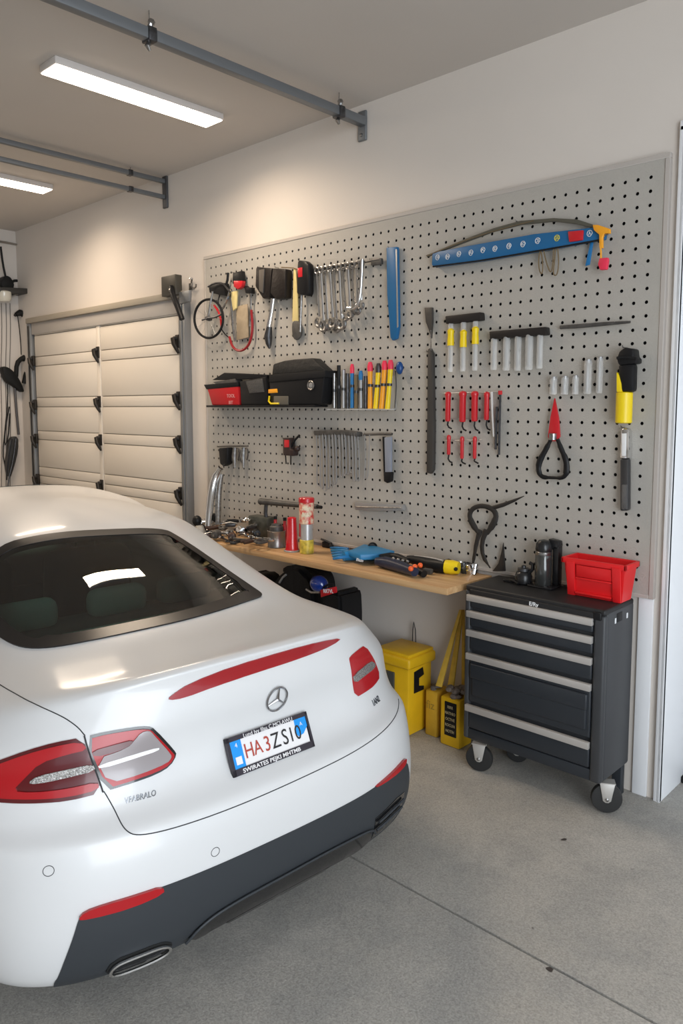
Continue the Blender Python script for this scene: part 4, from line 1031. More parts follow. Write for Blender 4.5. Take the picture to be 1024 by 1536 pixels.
BLUE = mat('blue_tool_paint', (0.012, 0.12, 0.29), 0.4); BLUE2 = mat('bright_blue', (0.015, 0.17, 0.42), 0.45)
REDH = mat('red_handle', (0.56, 0.012, 0.020), 0.35, coat=0.4); YELH = mat('yellow_handle', (0.85, 0.62, 0.01), 0.35); ORG = mat('orange_handle', (0.85, 0.36, 0.02), 0.4)
PINK = mat('pink_red_cap', (0.80, 0.04, 0.09), 0.4); GREYM = mat('grey_iron', (0.12, 0.115, 0.11), 0.5, 0.5, noise=(30, 0.3)); LG = mat('light_grey_metal', (0.36, 0.36, 0.36), 0.4, 0.5)
CREAM = mat('cream_yellow', (0.70, 0.58, 0.26), 0.5); TANW = mat('tan_board', (0.40, 0.32, 0.22), 0.6, noise=(20, 0.2)); BRN = mat('brown_cord', (0.17, 0.12, 0.06), 0.7)

# ---- bicycle-like wheel assembly at the far left
t = root('bicycle_fork', 313, 470, 'small spoked wheel with chromed fork hung at the left edge of the tool board', 'bicycle part', y=-0.07)
C0 = on_y(313, 478, -0.085); e = []
for k in range(36):
    a = k * math.pi / 18; e.append(on_y(313 + 21.5 * math.cos(a), 478 + 29.0 * math.sin(a), -0.085))
MB().tube(e, 0.008, 8, closed=True).build('tyre', BLACKM, t)
mb = MB()
for k in range(0, 36, 3): mb.tube([C0, e[k]], 0.0008, 4)
mb.build('spokes', LG, t)
MB().lathe(C0 + Vector((0, 0.02, 0)), (0, -1, 0), [(0.012, 0), (0.016, 0.01), (0.016, 0.02), (0.010, 0.045)], 12).build('hub', DSTEEL, t)
tb('fork_blade', [(319, 437), (316, 452), (314, 466), (312, 477)], -0.10, 0.007, CHROME, t); tb('fork_blade', [(345, 434), (341, 448), (336, 460), (331, 467)], -0.08, 0.007, CHROME, t)
tb('crank_arm', [(303, 480), (312, 477), (322, 476), (331, 472)], -0.105, 0.006, DSTEEL, t); tb('frame_tube', [(321, 458), (327, 466), (331, 478), (332, 490)], -0.075, 0.007, REDH, t, it=1)
sl('bracket', [(312, 427), (334, 424), (338, 444), (314, 439)], -0.08, 0.05, BLACK, t, 0.004)
tb('handlebar', [(312, 430), (320, 425), (333, 424), (340, 432), (345, 438)], -0.10, 0.006, DSTEEL, t, it=1)
tb('cable', [(330, 440), (326, 455), (334, 470), (330, 490), (336, 500), (345, 508)], -0.055, 0.004, BLACK, t, it=1)
# ---- clamp with red jaw
t = root('spring_clamp', 358, 425, 'black spring clamp with a red grip above the red-framed saw', 'clamp', y=-0.06)
sl('grip', [(349, 409), (362, 406), (364, 424), (356, 432), (348, 425)], -0.07, 0.03, BLACK, t, 0.004); sl('red_grip', [(350, 421), (363, 421), (362, 430), (356, 434), (350, 430)], -0.08, 0.03, REDH, t, 0.004)
tb('arm', [(342, 409), (341, 420), (338, 432)], -0.06, 0.008, BLACK, t); tb('arm', [(366, 430), (372, 431), (378, 436)], -0.05, 0.008, BLACK, t); peg_hook(357, 410, t, -0.075)
# ---- U-shaped saw with tan board
t = root('bow_saw', 362, 480, 'tall U-shaped saw with a red bow end and a tan board inside it', 'saw', y=-0.05)
tb('steel_leg', [(347, 436), (347, 460), (349, 490), (352, 512)], -0.055, 0.007, STEEL, t); tb('steel_leg', [(376, 438), (376, 465), (374, 490)], -0.055, 0.006, STEEL, t)
tb('red_bow', [(377, 465), (379, 492), (376, 512), (368, 524), (357, 527), (348, 520), (344, 505)], -0.055, 0.008, mat('red_bow_paint', (0.28, 0.015, 0.02), 0.35), t, it=2)
sl('tan_board', [(354, 460), (370, 456), (372, 506), (355, 510)], -0.046, 0.010, TANW, t, 0.002); sl('grip_plate', [(345, 438), (355, 436), (354, 462), (349, 466)], -0.06, 0.012, CREAM, t, 0.003)
sl('black_joint', [(366, 431), (377, 431), (377, 440), (368, 440)], -0.065, 0.03, BLACK, t, 0.003)
# ---- pouches and long ratchet
t = root('tool_pouch', 395, 424, 'pair of black leather tool pouches hung left of the yellow-bladed knife', 'tool pouch', y=-0.07)
sl('pouch', [(383, 400), (407, 402), (404, 446), (393, 448), (382, 430)], -0.085, 0.06, mat('black_leather', (0.013, 0.010, 0.009), 0.45, spec=0.35, bump=(60, 0.5)), t, 0.012); sl('pouch', [(408, 402), (428, 403), (427, 447), (413, 449), (404, 440)], -0.09, 0.06, MATS['black_leather'], t, 0.012)
sl('flap', [(388, 405), (396, 403), (394, 440), (388, 436)], -0.093, 0.01, mat('worn_grey_leather', (0.09, 0.08, 0.07), 0.5), t, 0.003); peg_hook(395, 402, t); peg_hook(418, 402, t)
t = root('ratchet', 405, 480, 'long chrome ratchet hanging head down below the black pouches', 'ratchet', y=-0.05)
tb('shaft', [(410, 448), (407, 470), (403, 492)], -0.06, [0.016, 0.014, 0.018], CHROME, t, 12); tb('head', [(404, 490), (402, 505), (403, 516), (404, 523)], -0.06, [0.018, 0.026, 0.018, 0.006], DSTEEL, t, 12)
# ---- knife
t = root('long_knife', 448, 440, 'knife with a pale yellow blade and dark rounded tip beside a black grip', 'knife', y=-0.05)
sl('blade', [(440, 402), (443, 402), (446, 440), (447, 482), (438, 482), (439, 440)], -0.045, 0.008, CREAM, t, 0.002)
sl('tip', [(438, 481), (448, 481), (452, 492), (451, 504), (445, 511), (439, 508), (437, 495)], -0.048, 0.014, GREYM, t, 0.005, it=1)
t = root('torque_driver', 452, 440, 'black thick-handled driver with a small red label', 'driver', y=-0.07)
sl('handle', [(446, 390), (457, 391), (463, 396), (463, 438), (461, 444), (444, 441), (445, 400)], -0.085, 0.045, BLACK, t, 0.012); sl('label_plate', [(446, 402), (453, 401), (453, 415), (447, 416)], -0.087, 0.003, REDH, t, 0.0005)
tb('shaft', [(452, 442), (451, 470), (450, 498)], -0.06, 0.008, STEEL, t, 10); tb('hanger', [(422, 401), (440, 402), (446, 404)], -0.05, 0.003, BRN, t); peg_hook(455, 393, t)
# ---- wrench rail with eleven wrenches
t = root('wrench_rail', 520, 398, 'steel rail holding the row of chromed wrenches', 'rack', y=-0.04)
tb('bar', [(470, 406), (500, 401), (540, 394), (570, 389)], -0.045, 0.007, GREYM, t, 8); sl('end_plate', [(556, 388), (571, 387), (571, 396), (556, 398)], -0.05, 0.02, GREYM, t, 0.002)
peg_hook(480, 404, t); peg_hook(560, 391, t)
def wrench(px, top, bot, r, dx, lab, yy=-0.062):
    t = root('combination_wrench', px, (top + bot) / 2, lab, 'wrench', 'chromed wrenches on the rail', y=-0.06)
    tb('shank', [(px, top + 6), (px + dx * 0.5, (top + bot) / 2), (px + dx, bot - 8)], yy, [0.009, 0.0065, 0.009], CHROME, t, 8, flat=0.6)
    a = on_y(px, top + 4, yy); MB().tube([a + Vector((0.016 * math.cos(k * math.pi / 6), 0, 0.016 * math.sin(k * math.pi / 6))) for k in range(12)], 0.006, 6, True).build('ring_end', STEEL, t)
    a = on_y(px + dx, bot, yy); mb = MB(); mb.tube([a + Vector((r * math.cos(k * math.pi / 6 + 2.2), 0, r * math.sin(k * math.pi / 6 + 2.2))) for k in range(10)], r * 0.42, 8); mb.build('open_end', STEEL, t)
WR = [(475, 402, 483, 4), (481, 401, 489, 4), (487, 400, 487, 4), (494, 399, 484, 5), (501, 398, 490, 4), (508, 397, 486, 4), (514, 396, 475, 5), (521, 395, 472, 4), (528, 394, 466, 3), (535, 393, 466, 1), (542, 391, 458, -1)]
OR = ['first from the left', 'second from the left', 'third from the left', 'fourth from the left', 'fifth from the left', 'sixth, in the middle', 'fifth from the right', 'fourth from the right', 'third from the right', 'second from the right', 'rightmost, nearest the blue strip']
for i, (x, a, b, dx) in enumerate(WR): wrench(x, a, b, 0.026 if i < 6 else 0.018, dx, 'chromed wrench on the steel rail, ' + OR[i], -0.058 - 0.016 * (i % 2))
t = root('chrome_pipe_hook', 545, 430, 'curved chrome J-shaped bar at the right end of the wrench row', 'bar', y=-0.09)
tb('bar', [(543, 389), (542, 420), (540, 445), (536, 458), (529, 464), (521, 462)], -0.095, 0.010, CHROME, t, 10, it=2)
# ---- blue tapered strip
t = root('tapered_file', 588, 440, 'long blue tapered tool hanging upright beside the wrench row', 'tool', y=-0.04)
sl('blade', [(579, 371), (595, 370), (597, 490), (594, 508), (588, 511), (585, 506), (580, 440)], -0.05, 0.022, BLUE, t, 0.004); sl('edge_strip', [(593, 374), (595, 374), (597, 490), (595, 492)], -0.052, 0.003, LG, t, 0.0005); peg_hook(587, 372, t)
# ---- blue level with emblems, bow above, yellow handle, red tag
t = root('spirit_level', 776, 372, 'long blue level with round white emblems and a red vial block, high on the board', 'level', y=-0.05)
sl('body', [(648, 379), (700, 369), (800, 351), (890, 341), (906, 343), (904, 358), (820, 374), (720, 391), (650, 400), (647, 397)], -0.060, 0.036, BLUE, t, 0.003)
tb('lower_edge', [(649, 400), (720, 391), (820, 374), (900, 360)], -0.060, 0.004, BLACK, t, 6)
sl('vial_block', [(851, 347), (874, 345), (873, 360), (853, 363)], -0.070, 0.012, REDH, t, 0.003)
EM = mat('emblem_white', (0.66, 0.68, 0.70), 0.4); EMY = mat('emblem_yellow', (0.66, 0.60, 0.08), 0.4)
for i, (x, y) in enumerate(((656, 386), (671, 385), (688, 381), (706, 379), (724, 375), (742, 373), (763, 369), (784, 366), (806, 361), (835, 357), (884, 350))):
    a = on_y(x, y, -0.0612); m_ = EMY if i in (9,) else EM
    mb = MB(); mb.tube([a + Vector((0.0115 * math.cos(k * math.pi / 8), 0, 0.0125 * math.sin(k * math.pi / 8))) for k in range(14)], 0.0016, 4, True)
    put_text(mb, ('10', 'JN', 'IU', 'VU', 'IPO', 'ID', '1B', 'RO', 'CIU', 'GIG', 'A')[i], 0.021, a, (1, 0, 0.05), (0, 0, 1), 0.0005, True, 0.75); mb.build('emblem', m_, t)
t = root('bow', 770, 340, 'thin dark curved bow arching above the blue level', 'bow', y=-0.055)
top = [(638, 383), (660, 374), (700, 357), (740, 342), (780, 331), (830, 327), (865, 329), (893, 338)]; bot = [(893, 343), (865, 336), (830, 332), (780, 337), (740, 347), (700, 362), (660, 377), (640, 385)]
sl('limb', top + bot, -0.056, 0.014, mat('dark_olive_wood', (0.09, 0.085, 0.065), 0.45), t, 0.002)
tb('bow_string', [(640, 384), (690, 363), (745, 345), (800, 331)], -0.060, 0.0018, BRN, t, 5, it=1); peg_hook(780, 334, t, -0.06)
t = root('yellow_hook_tool', 900, 345, 'yellow T-shaped handle clipped over the right end of the blue level', 'handle', y=-0.075)
sl('handle', [(888, 337), (896, 337), (914, 343), (914, 350), (906, 350), (903, 356), (903, 372), (898, 372), (898, 352), (890, 345)], -0.078, 0.016, ORG, t, 0.003); tb('pin', [(905, 352), (912, 351)], -0.07, 0.004, STEEL, t)
t = root('tag_strap', 901, 380, 'thin orange strap ending in a red plastic tag at the right of the level', 'strap', y=-0.07)
tb('strap', [(900, 368), (901, 378), (901, 388)], -0.075, 0.004, ORG, t); sl('tag', [(898, 387), (911, 386), (911, 391), (909, 404), (899, 405), (896, 396)], -0.080, 0.020, PINK, t, 0.004)
t = root('blue_strap', 885, 375, 'short blue strap dangling below the right end of the level', 'strap', y=-0.05)
sl('strap', [(886, 358), (890, 358), (884, 397), (877, 399), (881, 380)], -0.050, 0.006, BLUE2, t, 0.002)
t = root('hanging_pliers', 822, 395, 'bundle of thin brown loops hanging under the middle of the level', 'cord', y=-0.05)
for q in ([(810, 374), (807, 392), (809, 408), (813, 412), (814, 395), (811, 376)], [(815, 375), (819, 394), (826, 412), (829, 395), (830, 373)], [(833, 372), (831, 395), (829, 412), (835, 414), (838, 395), (836, 371)]): tb('loop', q, -0.055, 0.0028, BRN, t, 6, it=2)
# ---- long dark bar and blade
t = root('pry_bar', 644, 610, 'long dark iron bar hanging upright in the middle of the board', 'pry bar', y=-0.04)
sl('bar', [(641, 524), (644, 522), (648, 530), (650, 640), (649, 705), (645, 711), (639, 709), (640, 620)], -0.050, 0.024, mat('bar_iron', (0.075, 0.07, 0.065), 0.45, 0.5), t, 0.004); peg_hook(645, 528, t)
t = root('curved_scraper', 642, 490, 'short dark curved blade hanging just above the long iron bar', 'blade', y=-0.04)
sl('blade', [(636, 461), (648, 461), (648, 482), (646, 508), (643, 496), (638, 483)], -0.046, 0.014, MATS['bar_iron'], t, 0.003); tb('tang', [(646, 495), (646, 526)], -0.045, 0.003, STEEL, t)
# ---- tube racks
def tube_rack(bar, items, label, lab_item, y0_, group, collars=False):
    t = thing('tube_rack', tuple(on_y(*bar[0], -0.04)), label, 'rack'); sl('bar', bar, -0.062, 0.040, RACKB, t, 0.005)
    for i, (px, a, b, w_) in enumerate(items):
        q = root('clear_tube', px, (a + b) / 2, lab_item[i], 'tube', group, y=-0.045)
        cyl('tube', px, a, b, -0.047, w_, GLASS, q, n=14)
        cyl('bit', px - 1, a + 2, b - 6, -0.047, w_ * 0.35, LG, q, n=8)
        if collars: cyl('yellow_collar', px, collars[i][0], collars[i][1], -0.050, w_ * 1.15, YELH, q, [(w_ * 0.5, 0), (w_ * 1.25, 0.012), (w_ * 1.05, 0.035), (w_ * 1.2, 0.06), (w_ * 1.2, 0.085)] if True else None)
    return t
N4 = ['leftmost', 'second from the left', 'third from the left', 'rightmost']
tube_rack([(667, 474), (720, 468), (721, 480), (668, 486)], [(676, 484, 558, 0.014), (695, 483, 557, 0.014), (713, 482, 556, 0.014)], 'short dark rack bar over the tubes with yellow collars', ['clear tube with a yellow collar, leftmost of three', 'clear tube with a yellow collar, middle of three', 'clear tube with a small yellow collar, rightmost of three'], 0, 'tubes with yellow collars', [(492, 526), (494, 523), (489, 516)])
tube_rack([(733, 497), (818, 490), (819, 502), (734, 509)], [(741, 507, 555, 0.016), (760, 505, 556, 0.017), (777, 504, 556, 0.016), (794, 502, 555, 0.018), (810, 501, 553, 0.014)], 'longer black rack bar over five clear tubes', ['clear tube under the longer black rack bar, ' + k for k in ('leftmost', 'second from the left', 'middle', 'second from the right', 'rightmost')], 0, 'tubes under the longer rack bar')
for i, (px, a, b, r) in enumerate(((830, 567, 592, 0.017), (847, 566, 592, 0.017), (863, 565, 592, 0.015), (882, 541, 591, 0.017), (900, 537, 590, 0.014))):
    q = root('clear_vial', px, a, 'clear glass vial in the row above the red-bladed shears, ' + ('leftmost', 'second from the left', 'middle', 'tall second from the right', 'tall rightmost')[i], 'vial', 'clear vials', y=-0.045)
    cyl('glass', px, a, b, -0.046, r, GLASS, q); cyl('stopper', px, a - 2, a + 4, -0.046, r * 0.8, LG, q); cyl('content', px - 1, a + 6, b - 3, -0.046, r * 0.45, LG, q)
t = root('thin_rod', 893, 487, 'thin grey rod lying level above the clear vials', 'rod', y=-0.035)
tb('rod', [(840, 491), (870, 489), (905, 486), (945, 483)], -0.04, [0.008, 0.009, 0.008, 0.005], GREYM, t, 8); peg_hook(860, 491, t, -0.04); peg_hook(925, 486, t, -0.04)
# ---- red handled drivers
t = root('driver_rail', 700, 590, 'thin wire rail behind the four large red-handled tools', 'rack', y=-0.03)
tb('wire', [(666, 590), (700, 589), (740, 588), (753, 588)], -0.034, 0.0022, LG, t, 6); tb('lower_wire', [(666, 628), (700, 628), (735, 627)], -0.034, 0.0016, LG, t, 6)
def red_tool(px, a, b, tip, r, lab, group):
    q = root('red_handled_pick', px, a, lab, 'hand tool', group, y=-0.05)
    aa = on_y(px, a, -0.05); bb = on_y(px, b, -0.05); bb.x = aa.x; h = (aa - bb).length
    MB().lathe(aa, (0, 0, -1), [(0, 0), (r * 0.9, 0.004), (r * 1.2, 0.012), (r * 1.15, 0.022), (r, 0.028), (r, h * 0.96), (r * 0.8, h)], 14).build('handle', REDH, q)
    tb('pick', [(px, b - 1), (px - 1, b + (tip - b) * 0.5), (px + 1, tip - 2), (px + 5, tip)], -0.05, 0.004, BLACK, q, 6)
P4 = ['leftmost', 'second from the left', 'third from the left', 'rightmost']
for i, (px, a, b, tip, r) in enumerate(((672, 587, 632, 643, 0.013), (694, 586, 633, 646, 0.016), (712, 586, 632, 646, 0.0155), (730, 587, 630, 645, 0.012))): red_tool(px, a, b, tip, r, 'large red-handled pick in the upper row, ' + P4[i], 'large red-handled picks')
for i, (px, a, b, tip, r) in enumerate(((673, 652, 682, 694, 0.009), (693, 654, 688, 696, 0.009), (712, 654, 688, 695, 0.009))): red_tool(px, a, b, tip, r, 'small red-handled pick in the lower row, ' + ('leftmost', 'middle', 'rightmost')[i], 'small red-handled picks')
t = root('lower_driver_rail', 695, 660, 'thin wire rail behind the three small red-handled tools', 'rack', y=-0.03); tb('wire', [(667, 661), (722, 660)], -0.034, 0.002, LG, t, 6)
t = root('white_driver', 739, 625, 'slim white driver between the red handles and the dark pencils', 'driver', y=-0.04); tb('shaft', [(737, 588), (738, 620), (740, 655)], -0.045, [0.007, 0.0045, 0.004], mat('offwhite', (0.62, 0.60, 0.57), 0.4), t, 8)
for i, (x0_, y0__, x1_, y1_) in enumerate(((745, 610, 743, 674), (750, 588, 748, 682))):
    t = root('dark_rod', x0_, 630, 'dark thin rod right of the red handles, the %s' % ('shorter left one' if i == 0 else 'longer one with a red end'), 'rod', 'dark rods', y=-0.04); tb('shaft', [(x0_, y0__), ((x0_ + x1_) / 2, 630), (x1_, y1_)], -0.043, 0.006, DSTEEL, t, 8)
    if i: tb('end_cap', [(750, 586), (750, 592)], -0.043, 0.010, REDH, t, 8)
# ---- shears with red blade
t = root('shears', 829, 660, 'shears with a pointed red blade and black looped handles', 'shears', y=-0.05)
sl('blade', [(831, 597), (837, 627), (839, 655), (834, 662), (824, 662), (821, 655), (825, 625)], -0.052, 0.012, REDH, t, 0.002); sl('blade_edge', [(831, 597), (824, 625), (820, 655), (822, 655), (826, 625)], -0.050, 0.006, LG, t, 0.0005)
tb('handle', [(826, 659), (818, 675), (808, 693), (807, 706), (812, 716), (828, 716.5), (846, 717), (850, 706), (849, 690), (842, 675), (836, 659)], -0.052, [0.009, 0.012, 0.014, 0.012, 0.010, 0.007, 0.010, 0.014, 0.013, 0.011, 0.009], BLACK, t, 10, it=2, flat=0.8)
cyl('pivot_plate', 829, 650, 660, -0.056, 0.017, STEEL, t)
# ---- torch and ratchet handle
t = root('torch', 937, 578, 'black torch with a bright yellow barrel hanging at the right of the board', 'torch', y=-0.06)
cyl('barrel', 936.5, 588, 635, -0.066, 0.033, YELH, t, n=24); MB_ = sl('black_body', [(926, 545), (950, 545), (949, 588), (926, 588)], -0.092, 0.052, BLACK, t, 0.014)
sl('head', [(928, 527), (936, 521), (949, 523), (950, 535), (954, 538), (953, 545), (927, 548), (924, 538)], -0.098, 0.065, BLACK, t, 0.012); tb('collar', [(925, 537), (939, 536), (954, 538)], -0.10, 0.006, BLACKM, t, 8); sl('yellow_flash', [(924, 558), (927, 562), (931, 575), (932, 588), (924, 588)], -0.096, 0.03, YELH, t, 0.003); peg_hook(941, 522, t, -0.07)
t = root('socket_ratchet', 936, 705, 'chrome and black ratchet handle hanging below the yellow torch', 'ratchet', y=-0.05)
sl('chrome_head', [(930, 645), (936, 641), (943, 645), (943, 688), (929, 688)], -0.060, 0.034, CHROME, t, 0.006); sl('face_plate', [(932, 650), (939, 650), (938, 684), (932, 684)], -0.062, 0.004, mat('white_enamel', (0.8, 0.8, 0.8), 0.3), t, 0.001)
sl('dark_shaft', [(929, 688), (942, 688), (942, 766), (929, 767)], -0.060, 0.032, mat('gunmetal', (0.10, 0.10, 0.105), 0.3, 0.8), t, 0.008); sl('knurled_grip', [(932, 727), (940, 727), (940, 764), (931, 764)], -0.064, 0.01, mat('knurl', (0.16, 0.16, 0.16), 0.4, 0.8, bump=(500, 1.0)), t, 0.003); peg_hook(936, 641, t)

# ---- shelf of black cases with red bin
t = root('wall_shelf', 395, 618, 'narrow black shelf under the red bin and black cases', 'shelf', y=-0.1)
a_ = on_y(318, 620, -0.08); b_ = on_y(481, 619, -0.08); MB().box((a_.x, -0.128, 1.655), (b_.x, -0.022, 1.668), 0.003).build('board', BLACK, t)
SZ = 1.668
def shelf_pts(pts, yf, zmin=SZ):
    out = []
    for x, y in pts:
        p = on_y(x, y, yf); p.z = max(p.z, zmin); out.append(p)
    return out
t = root('red_bin', 332, 590, 'small red bin with black rim at the left end of the black shelf', 'bin', y=-0.12)
MB().prism(shelf_pts([(309, 578), (356, 574), (358, 617), (318, 618)], -0.1178), (0, 0.0744, 0), 0.006).build('bin_body', mat('darker_red_bin', (0.46, 0.012, 0.016), 0.4), t)
MB().prism(shelf_pts([(305, 577), (356, 573), (356, 580), (309, 584)], -0.1209), (0, 0.0837, 0), 0.004).build('rim', BLACK, t)
MB().prism(shelf_pts([(318, 573), (352, 568), (354, 578), (330, 580)], -0.1116), (0, 0.0620, 0), 0.004).build('grey_insert', GREYM, t)
PRP = mat('pale_red_print', (0.62, 0.25, 0.25), 0.5); mb = MB(); put_text(mb, 'TOOL', 0.03, on_y(346, 594, -0.1190), (1, 0, 0), (0, 0, 1), 0.0006, True); mb.build('printed_label', PRP, t); mb = MB(); put_text(mb, 'BIT', 0.03, on_y(346, 604, -0.1190), (1, 0, 0), (0, 0, 1), 0.0006, True); mb.build('printed_label', PRP, t)
t = root('black_case', 372, 590, 'black case between the red bin and the drill case', 'case', y=-0.12)
MB().prism(shelf_pts([(359, 572), (398, 565), (402, 618), (361, 618)], -0.1147), (0, 0.0868, 0), 0.008).build('shell', BLACK, t)
MB().prism(shelf_pts([(368, 572), (393, 568), (396, 588), (374, 590)], -0.1178), (0, 0.0062, 0), 0.001).build('silver_grille', mat('grille', (0.10, 0.10, 0.10), 0.4, 0.5, bump=(90, 1.0)), t)
t = root('drill_case', 440, 590, 'black drill case with a round silver emblem and yellow inside, on the shelf', 'case', y=-0.12)
MB().prism(shelf_pts([(403, 567), (486, 562), (481, 618), (405, 618)], -0.1178), (0, 0.0930, 0), 0.010).build('shell', BLACK, t)
MB().prism(shelf_pts([(403, 562), (487, 555), (488, 566), (403, 574)], -0.1240), (0, 0.1054, 0), 0.006).build('lid', BLACKM, t)
MB().prism(shelf_pts([(410, 594), (432, 594), (432, 608), (410, 612)], -0.1209), (0, 0.0124, 0), 0.004).build('grey_window', mat('window_grey', (0.11, 0.10, 0.08), 0.4), t)
MB().tube(shelf_pts([(404, 594), (403, 602), (406, 608), (418, 611)], -0.124, SZ + 0.008), 0.006, 6).build('yellow_trim', YELH, t); MB().prism(shelf_pts([(402, 584), (415, 583), (416, 589), (402, 590)], -0.1209), (0, 0.0062, 0), 0.002).build('yellow_tab', ORG, t)
a = on_y(466, 578, -0.1240); MB().tube([a + Vector((0.024 * math.cos(k * math.pi / 8), 0, 0.024 * math.sin(k * math.pi / 8))) for k in range(16)], 0.005, 6, True).build('round_emblem', STEEL, t); MB().lathe(a, (0, -1, 0), [(0.016, -0.004), (0.016, 0.002), (0.010, 0.004)], 16).build('emblem_centre', LG, t)
t = root('folded_bag', 446, 548, 'crumpled black bag lying on top of the drill case', 'bag', y=-0.12)
MB().prism([on_y(x, y, -0.1116) for x, y in ((407, 563), (409, 546), (425, 541), (440, 539), (468, 537), (476, 545), (488, 556))], (0, 0.0744, 0), 0.010).build('bag_body', mat('bag_fabric', (0.012, 0.012, 0.012), 0.6, bump=(40, 1.0)), t)
t = root('small_tray', 350, 562, 'thin black tray resting over the left black case', 'tray', y=-0.12)
MB().prism([on_y(x, y, -0.1054) for x, y in ((318, 570), (336, 559), (362, 560), (400, 562), (400, 568))], (0, 0.0620, 0), 0.003).build('tray_body', BLACK, t)

# ---- pen and screwdriver rack
t = root('driver_holder', 545, 590, 'clear acrylic holder behind the upright coloured screwdrivers', 'rack', y=-0.04)
a_ = on_y(497, 612, -0.04); b_ = on_y(592, 545, -0.04)
MB().box((a_.x, -0.078, a_.z - 0.012), (b_.x, -0.024, a_.z - 0.004), 0.002).build('base', GLASS, t); MB().box((a_.x, -0.030, a_.z - 0.004), (b_.x, -0.026, b_.z - 0.06), 0.001).build('back_plate', GLASS, t)
DR = [(501, 560, 612, 'silver', STEEL, None), (508, 548, 613, 'black', BLACK, None), (515, 555, 612, 'grey', LG, None), (521, 560, 613, 'slate', DSTEEL, None), (528, 546, 612, 'blue and pink', BLUE2, PINK), (534, 562, 613, 'brass', BRN, None), (541, 556, 612, 'blue-capped grey', LG, BLUE2), (548, 564, 613, 'dark', DSTEEL, None), (555, 543, 613, 'orange and pink, first', ORG, PINK), (564, 545, 613, 'yellow with a dark cap', YELH, DSTEEL), (573, 541, 613, 'orange and pink, second', ORG, PINK), (582, 540, 614, 'yellow and pink, last', YELH, PINK)]
for px, a, b, nm, m_, cap in DR:
    q = root('screwdriver', px, a, 'upright %s screwdriver in the clear holder' % nm, 'screwdriver', 'screwdrivers in the clear holder', y=-0.055)
    lean = (b - a) * 0.05 if px > 550 and px != 555 else 0
    r = 0.014 if px > 550 else 0.011
    tb('handle', [(px + lean, a + (12 if cap else 0)), (px + lean * 0.5, (a + b) / 2), (px - lean * 0.3, b)], -0.055, [r, r * 0.85, r], m_, q, 10)
    if cap: tb('cap', [(px + lean, a), (px + lean, a + 6), (px + lean, a + 14)], -0.055, [r * 0.7, r * 1.15, r * 1.05], cap, q, 10)
    MB().tube([on_y(px + lean * 0.5 + 0.2, (a + b) / 2 - 2, -0.055), on_y(px + lean * 0.5, (a + b) / 2 + 2, -0.055)], r * 1.08, 10).build('ring', DSTEEL, q)
t = root('round_dial', 599, 552, 'dark blue knob at the right end of the screwdriver row', 'dial', y=-0.05)
a = on_y(599, 552, -0.055); MB().ball(a, 0.026, 14, (0.8, 0.7, 1.3)).build('knob_body', mat('deep_blue', (0.01, 0.06, 0.22), 0.3), t); tb('stem', [(593, 556), (594, 580), (592, 612)], -0.045, 0.0035, GREYM, t, 6)

# ---- small hook rack lower left, with chrome clamps
t = root('hook_rack', 350, 672, 'small dark hook rail at the lower left of the board', 'rack', y=-0.04)
tb('rail', [(326, 670), (345, 669), (372, 669)], -0.045, 0.005, GREYM, t, 6); peg_hook(332, 670, t); peg_hook(366, 669, t)
t = root('black_holster', 333, 685, 'small black holster hanging leftmost from the dark hook rail', 'holster', y=-0.06); sl('body', [(327, 672), (341, 671), (340, 696), (334, 700), (329, 696)], -0.085, 0.05, BLACK, t, 0.010)
for i, px in enumerate((352, 365)):
    t = root('small_clamp', px, 685, 'small steel clamp on the dark hook rail, the %s one' % ('left' if i == 0 else 'right'), 'clamp', 'small steel clamps', y=-0.06); tb('screw', [(px, 671), (px - 1, 684), (px, 702)], -0.065, [0.012, 0.016, 0.006], STEEL, t, 8); tb('jaw', [(px - 3, 675), (px - 4, 690), (px - 1, 696)], -0.06, 0.006, DSTEEL, t, 6); tb('frame', [(px, 673), (px + 6, 672), (px + 7, 682), (px + 5, 690)], -0.06, 0.005, GREYM, t, 6, it=1)
t = root('tap_fitting', 434, 673, 'small red and black fitting with two prongs in the lower left of the board', 'fitting', y=-0.05)
sl('block', [(424, 657), (434, 657), (435, 674), (440, 675), (439, 684), (424, 683)], -0.075, 0.045, mat('brown_black', (0.035, 0.02, 0.018), 0.4), t, 0.005); sl('red_plate', [(426, 660), (433, 660), (433, 671), (426, 671)], -0.078, 0.004, REDH, t, 0.001)
tb('prong', [(428, 682), (429, 696)], -0.06, 0.004, BLACK, t, 6); tb('prong', [(436, 682), (436, 697)], -0.06, 0.004, BLACK, t, 6); tb('lever', [(436, 672), (442, 660), (449, 653)], -0.06, 0.007, BLACK, t, 8); MB().ball(on_y(446, 673, -0.06), 0.018, 10).build('knob', MATS['brown_black'], t); peg_hook(430, 657, t, -0.055)
